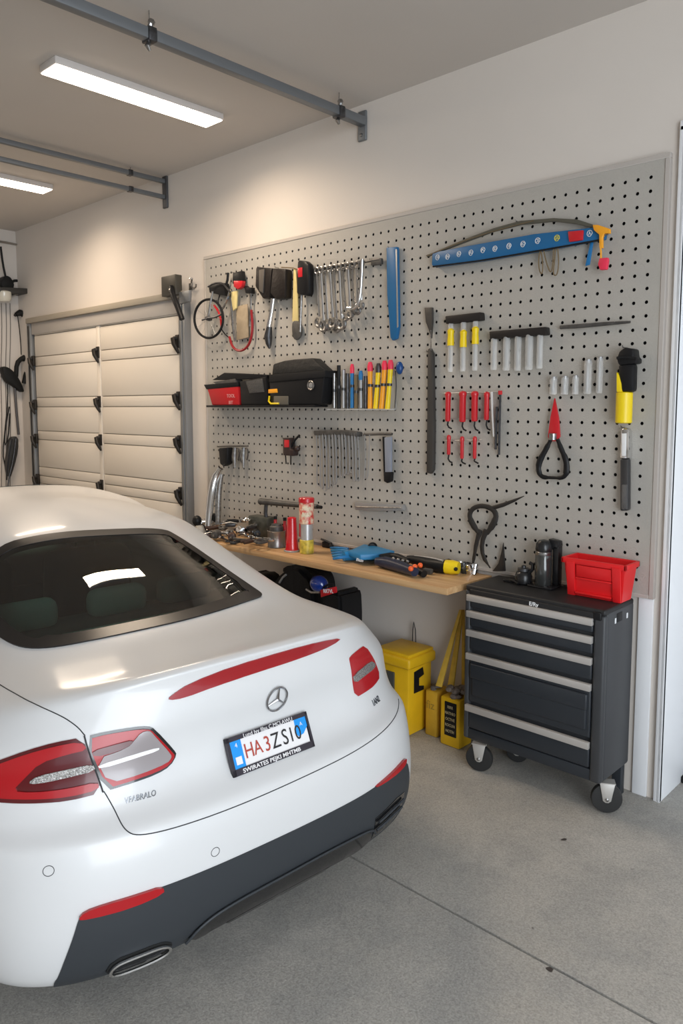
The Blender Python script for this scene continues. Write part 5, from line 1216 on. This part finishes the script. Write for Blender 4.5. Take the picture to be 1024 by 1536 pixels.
# ---- wire hook racks
t = root('wire_rail', 504, 650, 'dark rail carrying the bundle of grey wire loops', 'rack', y=-0.05); sl('bar', [(470, 646), (510, 645), (535, 648), (535, 655), (510, 652), (471, 653)], -0.07, 0.046, GREYM, t, 0.004)
random.seed(11)
for i in range(13):
    px = 474 + i * 4.9; L_ = 718 + 12 * math.sin(i * 0.45 + 0.6) + random.uniform(-2, 3)
    if i > 10: L_ = 718
    pos = ['leftmost', 'second from the left', 'third from the left', 'fourth from the left', 'fifth from the left', 'sixth from the left', 'middle', 'sixth from the right', 'fifth from the right', 'fourth from the right', 'third from the right', 'second from the right', 'rightmost'][i]
    t = root('wire_loop', px, 690, 'grey wire loop in the bundle below the wrench racks, ' + pos, 'wire loop', 'grey wire loops', y=-0.06)
    tb('loop', [(px, 650), (px + 1.5, 680), (px + 1, L_), (px + 4, L_ + 5), (px + 6, L_), (px + 5.5, 680), (px + 3.5, 650)], -0.055 - 0.006 * (i % 3), 0.0034, LG, t, 6, it=1)
t = root('short_rail', 568, 655, 'short dark rail holding the pale blue chisel', 'rack', y=-0.05); tb('bar', [(546, 652), (568, 651), (588, 651)], -0.05, 0.007, GREYM, t, 8); peg_hook(552, 651, t); peg_hook(583, 651, t)
t = root('wire_hanger', 549, 690, 'thin wire loop at the left of the short rail', 'wire loop', y=-0.05); tb('loop', [(547, 652), (548, 690), (546, 718), (551, 718), (553, 690), (554, 652)], -0.055, 0.0025, LG, t, 6, it=1)
t = root('chisel', 580, 690, 'pale blue-grey chisel with a black tip hanging from the short rail', 'chisel', y=-0.05); sl('blade', [(576, 656), (586, 655), (586, 710), (577, 712)], -0.058, 0.014, mat('pale_blue_metal', (0.30, 0.33, 0.40), 0.35, 0.3), t, 0.003); sl('black_edge', [(573, 655), (576, 655), (578, 712), (575, 714)], -0.058, 0.016, BLACK, t, 0.002); sl('tip', [(575, 708), (587, 708), (586, 722), (580, 725), (575, 722)], -0.062, 0.022, BLACK, t, 0.004)
t = root('flat_bar', 567, 760, 'flat light grey bar fixed level low on the board above the workbench', 'bar', y=-0.04); sl('bar', [(531, 753), (570, 755), (604, 757), (605, 766), (570, 767), (532, 765)], -0.05, 0.026, LG, t, 0.005); tb('ridge', [(534, 760), (570, 761), (602, 762)], -0.052, 0.004, STEEL, t, 6)

# ---- big dark hook/shears shape right of the bench
t = root('loop_shears', 725, 800, 'large dark iron shears with a round loop and long thin point beside the bench', 'shears', y=-0.05)
II = mat('dark_wrought_iron', (0.035, 0.032, 0.030), 0.45, 0.4)
tb('loop', [(718, 800), (708, 786), (703, 772), (709, 762), (722, 758), (737, 762), (745, 772), (740, 786), (730, 800)], -0.055, [0.012, 0.016, 0.013, 0.012, 0.012, 0.013, 0.014, 0.016, 0.012], II, t, 10, it=2, flat=0.5)
tb('long_point', [(738, 762), (755, 757), (770, 751), (786, 744)], -0.055, [0.010, 0.010, 0.007, 0.0015], II, t, 8, flat=0.5)
tb('leg', [(729, 795), (722, 815), (724, 835), (735, 852)], -0.055, [0.014, 0.012, 0.011, 0.004], II, t, 10, it=1, flat=0.5); tb('leg', [(720, 795), (714, 815), (711, 835), (708, 850)], -0.052, [0.014, 0.011, 0.009, 0.004], II, t, 10, it=1, flat=0.5)
sl('upright_point', [(754, 814), (757, 857), (738, 857), (747, 845), (751, 830)], -0.046, 0.010, II, t, 0.002)
# ------------------------------------------------------------------ things on the workbench
def bp(px, py, z=BZ):
    p = on_z(px, py, z)
    if p.y > -0.062: p = on_y(px, py, -0.062); p.z = z
    return p
def benchroot(name, p, label, cat, group=None): return thing(name, (p.x, p.y, BZ), label, cat, group)
def up(p, h): return Vector((p.x, p.y, p.z + h))
# tall bent chrome pipe leaning on the board
p0 = on_y(315, 792, -0.16)
t = thing('bent_pipe', (p0.x, -0.12, BZ), 'tall bent chrome pipe leaning from bench to the small black holster', 'pipe')
tb('pipe', [(312, 790, -0.22), (314, 765, -0.19), (317, 740, -0.15), (322, 718, -0.12), (331, 702, -0.10)], -0.1, [0.022, 0.024, 0.026, 0.028, 0.02], CHROME, t, 14, it=1)
tb('second_pipe', [(327, 788, -0.17), (327, 760, -0.14), (328, 735, -0.12), (332, 712, -0.09)], -0.1, [0.018, 0.02, 0.02, 0.016], STEEL, t, 12, it=1)
# black cap with white base
p = on_y(300, 800, -0.34); p.z = BZ
t = benchroot('capped_canister', p, 'pale small canister with a black cap at the left end of the bench', 'canister')
MB().lathe((p.x, p.y, BZ), (0, 0, 1), [(0.035, 0), (0.038, 0.01), (0.036, 0.05), (0.022, 0.075)], 16).build('pot', mat('pale_putty', (0.45, 0.42, 0.37), 0.5), t)
MB().ball((p.x - 0.03, p.y, BZ + 0.10), 0.034, 12, (0.9, 0.9, 1.05)).build('cap', BLACK, t); MB().tube([(p.x - 0.01, p.y, BZ + 0.09), (p.x + 0.04, p.y, BZ + 0.08), (p.x + 0.06, p.y, BZ + 0.05)], 0.004, 6).build('cord', BLACK, t)
# pile of oily tools: individual pieces
random.seed(21)
DARKS = [BLACK, DSTEEL, STEEL, GREYM, BLACKM]
kinds = ('spanner', 'socket', 'coil', 'clamp_piece', 'plier')
def junk(kind, c, ang, s, m_, label, group='oily tools piled at the left of the bench'):
    t = thing(kind, tuple(c), label, kind.replace('_', ' ') if kind != 'clamp_piece' else 'clamp', group)
    d = Vector((math.cos(ang), math.sin(ang), 0)); n = Vector((-d.y, d.x, 0)); c = Vector(c)
    if kind == 'spanner':
        MB().tube([c - d * s, c, c + d * s], [s * 0.14, s * 0.10, s * 0.14], 8, flat=0.6).build('shank', m_, t)
        for q in (-1, 1):
            cc = c + d * q * s * 1.15; MB().tube([cc + (d * math.cos(k * math.pi / 6 + 0.5) + n * math.sin(k * math.pi / 6 + 0.5)) * s * 0.2 * (1 if q > 0 else 1) for k in range(12 if q > 0 else 10)], s * 0.09, 6, q > 0).build('jaw', m_, t)
    elif kind == 'socket':
        r = s * 0.35; MB().lathe(c + Vector((0, 0, r)) - d * s * 0.4, d, [(r * 0.6, 0), (r * 0.85, 0.001), (r * 0.85, s * 0.3), (r, s * 0.4), (r, s * 0.8), (r * 0.7, s * 0.8), (r * 0.7, s * 0.5)], 14).build('barrel', m_, t)
        MB().box(c - d * s * 0.45 - Vector((0.006, 0.006, -r + 0.006)), c - d * s * 0.45 + Vector((0.006, 0.006, r + 0.006)), 0.001).build('drive', STEEL, t)
    elif kind == 'coil':
        MB().tube([c + Vector((0, 0, 0.008 + 0.003 * (k // 12))) + (d * math.cos(k * math.pi / 6) + n * math.sin(k * math.pi / 6) * 0.7) * s * (0.55 + 0.05 * math.sin(k * 1.3)) for k in range(40)], 0.006, 6).build('cable', m_, t)
    elif kind == 'plier':
        for q in (-1, 1):
            MB().tube([c - d * s + n * q * s * 0.35 + Vector((0, 0, 0.01)), c - d * s * 0.4 + n * q * s * 0.22 + Vector((0, 0, 0.012)), c + Vector((0, 0, 0.012)), c + d * s * 0.5 - n * q * s * 0.06 + Vector((0, 0, 0.010))], [0.009, 0.010, 0.008, 0.005], 8).build('handle', m_, t)
        MB().lathe(c + Vector((0, 0, 0.004)), (0, 0, 1), [(0.012, 0), (0.012, 0.014), (0.006, 0.018)], 12).build('pivot', STEEL, t)
    else:
        MB().box(c + Vector((-s * 0.5, -s * 0.25, 0)), c + Vector((s * 0.5, s * 0.25, s * 0.35)), 0.004, 2, Matrix.Rotation(ang, 3, 'Z')).build('block', m_, t)
        MB().tube([c + Vector((0, 0, s * 0.3)) - d * s * 0.7, c + Vector((0, 0, s * 0.45)), c + Vector((0, 0, s * 0.3)) + d * s * 0.7], 0.006, 8).build('screw', STEEL, t)
    return t
SP = []
KS = ['coil', 'spanner', 'plier', 'socket', 'clamp_piece', 'spanner', 'coil', 'socket', 'plier', 'clamp_piece', 'spanner']
for i in range(34):
    row = i % 4; px = 304 + (i // 4) * 11.0 + random.uniform(-4, 4)
    py = (811, 802, 793, 783)[row] + random.uniform(-3, 3) + (4 if px > 370 else 0); Y = (-0.355, -0.29, -0.22, -0.15)[row]
    if row == 3 and (px < 318 or px > 385): py += 8
    SP.append((KS[(i * 5 + row) % 11], px, py, Y))
mats_n = {0: ('black', BLACK), 1: ('dark steel', DSTEEL), 2: ('worn steel', STEEL), 3: ('grey iron', GREYM), 4: ('chromed', CHROME), 5: ('brownish', mat('oily_brown', (0.07, 0.035, 0.025), 0.4, noise=(30, 0.4)))}
ROWN = ('front row', 'second row', 'third row', 'back row'); seen = {}
for i, (k, px, py, Y) in enumerate(SP):
    c = on_y(px, py, Y); c.z = max(BZ + 0.012, c.z)
    nm, m_ = mats_n[(i * 7 + 1) % 6]
    base = '%s %s in the %s of the oily pile' % (nm, k.replace('_', ' ').replace('clamp piece', 'screw clamp'), ROWN[i % 4])
    n_ = seen.get(base, 0); seen[base] = n_ + 1
    junk(k, c, random.uniform(0, 3.1), random.uniform(0.055, 0.085), m_, base + ('' if n_ == 0 else ', the one further right'))
# horizontal grey pipe / vise bar
t = thing('bar_clamp', tuple(on_y(430, 770, -0.12)), 'long grey bar clamp standing behind the red cans on the bench', 'clamp')
tb('bar', [(390, 752), (430, 756), (476, 760)], -0.10, [0.020, 0.016, 0.014], GREYM, t, 10); tb('jaw', [(399, 755), (398, 770), (400, 782)], -0.10, 0.012, DSTEEL, t, 8)
a_ = on_y(379, 772, -0.09); b_ = on_y(408, 800, -0.09); MB().box((a_.x, -0.13, BZ), (b_.x, -0.05, a_.z), 0.008).build('base', mat('greenish_iron', (0.10, 0.105, 0.09), 0.5, 0.4, noise=(30, 0.4)), t)
tb('knob', [(474, 760), (482, 761)], -0.10, 0.010, BLACK, t, 8)
# cans
def can(px, py, r, h, prof, m_, name, label, cat):
    c = on_z(px, py, BZ); return c
p = bp(405, 822); t = thing('tin_can', (p.x, p.y + 0.05, BZ), 'dented bare tin can left of the red bottle on the bench', 'can')
cc = Vector((p.x, p.y + 0.05, BZ)); MB().lathe(cc, (0, 0, 1), [(0.050, 0), (0.054, 0.003), (0.052, 0.006), (0.052, 0.092), (0.055, 0.096), (0.050, 0.098), (0.049, 0.09)], 24).build('can_body', mat('bare_tin', (0.38, 0.36, 0.34), 0.35, 0.8, noise=(14, 0.4)), t)
MB().lathe(cc + Vector((0, 0, 0.095)), (0, 0, 1), [(0.040, 0), (0.040, 0.025), (0.030, 0.032), (0.030, 0.04)], 18).build('spout', GREYM, t)
p = bp(432, 828); cc = Vector((p.x, p.y + 0.03, BZ)); t = thing('red_bottle', tuple(cc), 'tall glossy red conical bottle next to the striped spray can', 'bottle')
MB().lathe(cc, (0, 0, 1), [(0.040, 0), (0.043, 0.004), (0.036, 0.02), (0.030, 0.10), (0.026, 0.19), (0.018, 0.196)], 20).build('bottle_body', mat('gloss_red', (0.55, 0.012, 0.02), 0.15, coat=0.6), t)
MB().lathe(cc, (0, 0, 1), [(0.046, -0.0), (0.047, 0.006), (0.042, 0.010)], 20).build('foot_ring', LG, t)
for px, lab in ((413, 'small red bottle behind the tin can, the left one'), (427, 'small red bottle behind the tin can, the right one')):
    p = on_z(px, 800, BZ); cc = Vector((p.x, -0.18, BZ)); cc.x = on_y(px, 790, -0.18).x; t = thing('small_red_bottle', tuple(cc), lab, 'bottle', 'small red bottles'); MB().lathe(cc, (0, 0, 1), [(0.018, 0), (0.020, 0.004), (0.020, 0.10), (0.009, 0.13), (0.009, 0.15)], 14).build('bottle_body', REDH, t); MB().lathe(cc + Vector((0, 0, 0.15)), (0, 0, 1), [(0.011, 0), (0.011, 0.018)], 12).build('cap', BLACK, t)
p = bp(453, 831); cc = Vector((p.x, p.y + 0.035, BZ)); t = thing('spray_can', tuple(cc), 'tall spray can with red white and yellow label on the bench', 'spray can')
MB().lathe(cc, (0, 0, 1), [(0.036, 0), (0.040, 0.004), (0.039, 0.075), (0.036, 0.078)], 24).build('yellow_base', mat('can_yellow', (0.75, 0.58, 0.08), 0.35, noise=(40, 0.5)), t)
MB().lathe(cc, (0, 0, 1), [(0.034, 0.078), (0.034, 0.165)], 24).build('white_band', mat('can_silver', (0.50, 0.50, 0.50), 0.3, 0.5), t)
MB().lathe(cc, (0, 0, 1), [(0.035, 0.165), (0.041, 0.168), (0.041, 0.285), (0.036, 0.292)], 24).build('red_label', mat('can_red_label', (0.60, 0.05, 0.04), 0.35, noise=(45, 0.5, (0.8, 0.7, 0.5))), t)
MB().lathe(cc, (0, 0, 1), [(0.041, 0.285), (0.044, 0.288), (0.044, 0.308), (0.040, 0.312)], 24).build('red_cap', REDH, t)
MB().box((cc.x - 0.040, cc.y - 0.02, BZ + 0.09), (cc.x - 0.030, cc.y + 0.02, BZ + 0.165), 0.002).build('red_stripe', REDH, t)
mb = MB(); dv = (CAM - cc); dv.z = 0; dv.normalize(); axx = Vector((0, 0, 1)).cross(dv)
for k, w_ in enumerate(('NAR', 'BEST')): put_text(mb, w_, 0.030, cc + dv * 0.0425 + Vector((0, 0, 0.255 - 0.035 * k)), axx, (0, 0, 1), 0.0006, True, 0.8)
mb.build('lettering', mat('can_lettering', (0.75, 0.68, 0.5), 0.4), t)
p = bp(487, 806); t = thing('black_valve', (p.x, p.y + 0.02, BZ), 'small black valve lying against the board right of the spray can', 'valve')
mb = MB(); mb.box((p.x - 0.025, p.y - 0.0, BZ), (p.x + 0.03, p.y + 0.03, BZ + 0.035), 0.005); mb.build('body', BLACK, t); MB().tube([(p.x - 0.04, p.y + 0.01, BZ + 0.045), (p.x, p.y + 0.01, BZ + 0.04), (p.x + 0.045, p.y + 0.01, BZ + 0.03)], 0.006, 6).build('handle', DSTEEL, t); MB().ball((p.x + 0.04, p.y + 0.01, BZ + 0.015), 0.015, 8).build('knob', BLACK, t)

# blue glove-like tool, black glove, drill, chromed parts
def lump(name, pts, r, m_, parent, n=10, flat=0.6, it=1):
    P_ = [Vector(q) for q in pts]; 
    if it:
        rr = r; 
        for _ in range(it):
            NP = [P_[0]]; NR_ = [rr[0]]
            for i in range(len(P_) - 1):
                NP += [P_[i].lerp(P_[i + 1], 0.25), P_[i].lerp(P_[i + 1], 0.75)]; NR_ += [lerp(rr[i], rr[i + 1], 0.25), lerp(rr[i], rr[i + 1], 0.75)]
            NP.append(P_[-1]); NR_.append(rr[-1]); P_ = NP; rr = NR_
        r = rr
    mb = MB(); mb.tube(P_, r, n, flat=1.0); return mb.build(name, m_, parent, smooth=60)
t = benchroot('blue_heat_gun', bp(545, 832), 'blue tool with a flared body lying on the bench right of centre', 'power tool')
BT = mat('cyan_blue_tool', (0.02, 0.20, 0.44), 0.4)
z = BZ + 0.03
lump('body', [bp(515, 834, z), bp(535, 832, z), bp(560, 832, z), bp(588, 834, z)], [0.026, 0.030, 0.030, 0.022], BT, t)
MB().prism([bp(522, 826, z + .03), bp(545, 815, z + .03), bp(560, 811, z + .03), bp(566, 818, z + .03), bp(592, 826, z + .03), bp(575, 830, z + .03), bp(540, 832, z + .03)], (0, 0, -0.03), 0.006).build('top_shell', BT, t)
c = bp(558, 814, z + 0.02); MB().lathe(c, (0.7, -0.5, 0.2), [(0.020, -0.02), (0.026, 0), (0.026, 0.018), (0.020, 0.02), (0.019, 0.005)], 16).build('black_nozzle', BLACK, t)
for k in range(5): lump('finger_grip', [bp(496 + k, 822 + 4.0 * k, z - 0.01), bp(508, 822 + 3.6 * k, z + 0.002), bp(522, 824 + 2.8 * k, z)], [0.007, 0.009, 0.010], BT if k % 2 else BLUE2, t)
mb = MB(); put_text(mb, 'Blaze', 0.022, bp(541, 837, z + 0.016) + Vector((0.02, -0.03, -0.004)), (1, 0.05, 0), (0, 0.3, 0.9), 0.0006); mb.build('white_lettering', TRIMW, t)
q = benchroot('red_cloth', bp(525, 820), 'small dark red cloth strip behind the blue tool', 'cloth'); MB().prism([bp(510, 820, BZ + .012), bp(530, 815, BZ + .012), bp(540, 818, BZ + .012), bp(520, 824, BZ + .012)], (0, 0, -0.012), 0.004).build('cloth_strip', mat('dull_red_cloth', (0.25, 0.04, 0.05), 0.8), q)
t = benchroot('black_sander', bp(590, 848), 'black and dark blue power tool with an orange knob on the bench', 'power tool')
z = BZ + 0.032
lump('body', [bp(564, 842, z), bp(580, 844, z), bp(600, 850, z), bp(622, 858, z)], [0.020, 0.032, 0.030, 0.022], mat('navy_body', (0.012, 0.018, 0.045), 0.35), t); lump('top_shell', [bp(570, 836, z + .015), bp(590, 834, z + .018), bp(612, 842, z + .01)], [0.016, 0.022, 0.016], BLACK, t)
for px, py in ((622, 850), (630, 848), (616, 853)): MB().ball(bp(px, py, z + 0.022), 0.013, 10).build('orange_knob', mat('orange_red', (0.85, 0.13, 0.03), 0.4), t)
lump('foot', [bp(628, 856, z - .005), bp(636, 861, z - .012)], [0.020, 0.018], BLACK, t, it=0)
for k in range(4): MB().ball(bp(590 + 7 * k, 838 + 1.5 * k, z + 0.030), 0.009, 8).build('metal_fitting', STEEL, t)
t = benchroot('yellow_drill', bp(660, 850), 'black drill with a yellow end cap near the right end of the bench', 'drill')
z = BZ + 0.034
lump('motor', [bp(612, 838, z), bp(630, 842, z), bp(652, 848, z), bp(668, 850, z)], [0.018, 0.030, 0.034, 0.034], BLACK, t); lump('yellow_cap', [bp(668, 850, z), bp(678, 851, z), bp(688, 852, z)], [0.034, 0.036, 0.030], YELH, t, it=0)
lump('silver_spine', [bp(622, 834, z + .022), bp(645, 837, z + .030), bp(664, 841, z + .032)], [0.006, 0.008, 0.006], LG, t); MB().box(bp(640, 851, z) + Vector((-.02, -.012, -.03)), bp(640, 851, z) + Vector((.03, .015, -.005)), 0.006).build('trigger_block', GREYM, t)
MB().ball(bp(682, 852, z + 0.0) + Vector((0.018, -0.018, 0)), 0.010, 8).build('dark_vent', BLACK, t)
for i, (px, py) in enumerate(((672, 834), (682, 834), (692, 838), (700, 842), (708, 846), (690, 848), (700, 851), (711, 852))):
    c = bp(px, py + 2, BZ + 0.02); c.z = BZ
    if c.y > -0.07: c.y = -0.07
    q = thing('chrome_socket', tuple(c), 'glinting steel socket in the cluster at the right end of the bench', 'socket', 'steel sockets at the right end of the bench')
    mb = MB(); a = i * 1.1; mb.lathe(c, (0.3 * math.cos(a), 0.3 * math.sin(a), 1), [(0.018, 0), (0.023, 0.002), (0.023, 0.028), (0.018, 0.032), (0.018, 0.052), (0.012, 0.055), (0.012, 0.04)], 12); mb.build('barrel', CHROME if i % 3 else DSTEEL, q)

# ------------------------------------------------------------------ black kit bag, blue helmet and tool box under the bench
NYL = mat('black_nylon', (0.010, 0.010, 0.011), 0.3, spec=0.4, bump=(22, 1.0))
t = thing('kit_bag', (-3.25, -0.22, 0.25), 'big shiny black bag standing under the bench behind the car', 'bag')
def blob(name, pts, yf, th, m_, parent, bev=0.03, it=2):
    P_ = []
    for x, y in chaikin(pts, it):
        q = on_y(x, y, yf)
        if y > 950: q.z = max(0.0, 0.12 * (985 - y) / 35)
        P_.append(q)
    mb = MB(); mb.prism(P_, (0, th, 0)); bm = mb.bm
    bmesh.ops.bevel(bm, geom=[e for e in bm.edges if len(e.link_faces) == 2 and e.calc_face_angle(0) > 1.0], offset=bev, segments=4, affect='EDGES', clamp_overlap=True)
    return mb.build(name, m_, parent, smooth=60)
blob('bag_body', [(400, 885), (410, 868), (424, 856), (432, 848), (446, 847), (456, 858), (468, 868), (472, 900), (472, 990), (400, 990)], -0.30, 0.20, NYL, t)
blob('side_pocket', [(372, 855), (378, 862), (392, 862), (402, 880), (398, 960), (370, 960), (371, 880)], -0.27, 0.14, NYL, t, 0.02, 1)
blob('grab_handle', [(423, 850), (444, 848), (446, 860), (422, 862)], -0.26, 0.08, BLACK, t, 0.01, 1)
MB().tube([on_y(x, y, -0.305) for x, y in ((404, 897), (430, 893), (455, 899), (468, 905))], 0.004, 6).build('zip', DSTEEL, t)
MB().tube([on_y(x, y, -0.305) for x, y in ((419, 874), (424, 866), (429, 862))], 0.006, 6).build('silver_buckle', LG, t)
t = thing('blue_helmet', tuple(on_y(481, 874, -0.28)), 'glossy dark blue helmet showing behind the black bag', 'helmet'); c = on_y(478, 876, -0.315)
MB().ball(c, 0.056, 20, (1.0, 0.8, 0.85)).build('shell', mat('gloss_cobalt', (0.01, 0.035, 0.22), 0.12, coat=1.0), t); MB().tube([c + Vector((-0.05, -0.045, -0.03)), c + Vector((0.0, -0.056, -0.036)), c + Vector((0.05, -0.045, -0.03))], 0.006, 6).build('visor_edge', STEEL, t)
t = thing('tool_case', tuple(on_y(494, 915, -0.30)), 'black upright case with a red lettered strip under the bench', 'case')
blob('shell', [(478, 893), (506, 886), (511, 905), (511, 990), (476, 990)], -0.34, 0.18, BLACK, t, 0.015, 1)
MB().prism([on_y(x, y, -0.345) for x, y in ((480, 885), (503, 880), (504, 889), (481, 896))], (0, 0.01, 0), 0.002).build('red_strip', REDH, t)
mb = MB(); put_text(mb, 'RRTVL', 0.028, on_y(492, 887, -0.3465), (1, 0, 0.14), (0, 0, 1), 0.0005, True, 0.9); mb.build('strip_lettering', TRIMW, t)
MB().tube([on_y(x, y, -0.33) for x, y in ((484, 882), (492, 877), (500, 877), (502, 882))], 0.006, 6).build('carry_handle', BLACK, t)

# ------------------------------------------------------------------ things on the left wall
XW = XL
def onl(px, py, d=0.04): return on_x(px, py, XW + d)
def tl(name, pts, d, r, m_, parent, n=8, it=1):
    pts = chaikin(pts, it, False) if it else pts
    if isinstance(r, list): r = [r[min(int(i * len(r) / len(pts)), len(r) - 1)] for i in range(len(pts))]
    return MB().tube([onl(x, y, d) for x, y in pts], r, n).build(name, m_, parent)
def ts(name, pts, d, th, m_, parent, bev=0.004, it=1):
    pts = chaikin(pts, it) if it else pts
    mb = MB(); mb.prism([onl(x, y, d) for x, y in pts], (-th, 0, 0), bev); return mb.build(name, m_, parent)
DRK = mat('dark_gear', (0.012, 0.012, 0.012), 0.6, spec=0.25)
t = thing('wall_bracket_shelf', tuple(onl(20, 437, 0.1)), 'dark metal shelf bracket holding the clear lamp high on the left wall', 'shelf')
MB().prism([onl(x, y, 0.20) for x, y in ((-8, 430), (50, 433), (51, 441), (-8, 438))], (-0.20, 0, 0), 0.004).build('board', mat('shelf_iron', (0.035, 0.033, 0.03), 0.5), t)
tl('cord', [(1, 370), (4, 395), (9, 418), (14, 432)], 0.10, 0.010, DRK, t); ts('dark_box', [(4, 415), (14, 413), (22, 425), (20, 434), (2, 433)], 0.15, 0.10, DRK, t); tl('lever', [(14, 428), (20, 421), (26, 421)], 0.12, 0.012, DRK, t)
t = thing('glass_lamp', tuple(onl(7, 444, 0.15)), 'clear glass lamp bulb under the dark shelf at the left edge', 'lamp')
c = onl(6, 443, 0.16); MB().lathe(c + Vector((0, 0, 0.04)), (0, 0, -1), [(0.045, 0), (0.062, 0.01), (0.062, 0.07), (0.045, 0.095), (0.0, 0.102)], 20).build('glass', mat('milky_glass', (0.62, 0.60, 0.52), 0.15, coat=0.6), t); tl('bracket', [(16, 444), (24, 441), (38, 436)], 0.10, 0.012, STEEL, t)
t = thing('conduit', tuple(onl(20, 365, 0.03)), 'thin grey conduit bent along the top of the left wall', 'conduit')
tl('pipe', [(-8, 361), (10, 364), (36, 369), (37, 400), (38, 428)], 0.02, 0.010, mat('dull_conduit', (0.22, 0.19, 0.16), 0.5), t, it=0)
t = thing('shoulder_strap', tuple(onl(40, 500, 0.05)), 'thick black padded strap draped beside the left door track', 'strap')
tl('padding', [(24, 472), (32, 468), (40, 476), (46, 494), (51, 515), (54, 528)], 0.07, [0.02, 0.03, 0.035, 0.035, 0.03, 0.02], DRK, t, 10); tl('thin_cord', [(26, 470), (30, 500), (32, 532)], 0.03, 0.004, DRK, t); tl('buckle', [(22, 474), (26, 468), (31, 466)], 0.06, 0.012, BLACK, t)
t = thing('bicycle_saddle', tuple(onl(22, 570, 0.06)), 'black saddle-shaped pad hanging on the left wall', 'saddle')
ts('pad', [(3, 549), (14, 551), (24, 560), (33, 575), (38, 590), (28, 584), (20, 577), (12, 574), (6, 562)], 0.11, 0.08, DRK, t, 0.010); tl('loop', [(24, 565), (25, 545), (33, 537), (45, 538), (46, 546), (40, 560), (36, 575)], 0.08, [0.02, 0.022, 0.03, 0.03, 0.026, 0.022], DRK, t, 10); tl('post', [(22, 578), (24, 610), (28, 652)], 0.05, 0.012, mat('rod_brown', (0.06, 0.05, 0.045), 0.4), t)
t = thing('folded_umbrella', tuple(onl(20, 690, 0.05)), 'slim dark folded tool hanging lowest on the left wall', 'tool')
ts('body', [(16, 656), (28, 654), (28, 675), (22, 700), (15, 720), (10, 700), (13, 675)], 0.09, 0.06, mat('dark_grey_gear', (0.04, 0.04, 0.04), 0.35), t, 0.006); tl('rib', [(24, 658), (20, 690), (12, 722), (12, 740)], 0.10, 0.006, DSTEEL, t); tl('rib', [(18, 658), (12, 690), (10, 720)], 0.10, 0.006, BLACK, t)
t = thing('cable_loop', tuple(onl(10, 650, 0.04)), 'thin dark cable looped down the left wall', 'cable')
tl('strand', [(11, 560), (12, 600), (8, 640), (4, 680), (8, 700)], 0.022, 0.005, DRK, t); tl('strand', [(14, 610), (8, 640), (6, 670), (12, 660), (15, 620)], 0.034, 0.006, DRK, t)
for i, px in enumerate((2, 9, 15)): 
    t = thing('grey_cord', tuple(onl(px, 500, 0.02)), 'thin grey cord hanging down the left wall, ' + ('at the very edge', 'second from the edge', 'third from the edge')[i], 'cord', 'grey cords'); tl('cord', [(px, 455), (px + 1, 500), (px - 1, 560), (px + 1, 640), (px, 740)], 0.006, 0.004, mat('grey_cord', (0.20, 0.18, 0.16), 0.6), t)
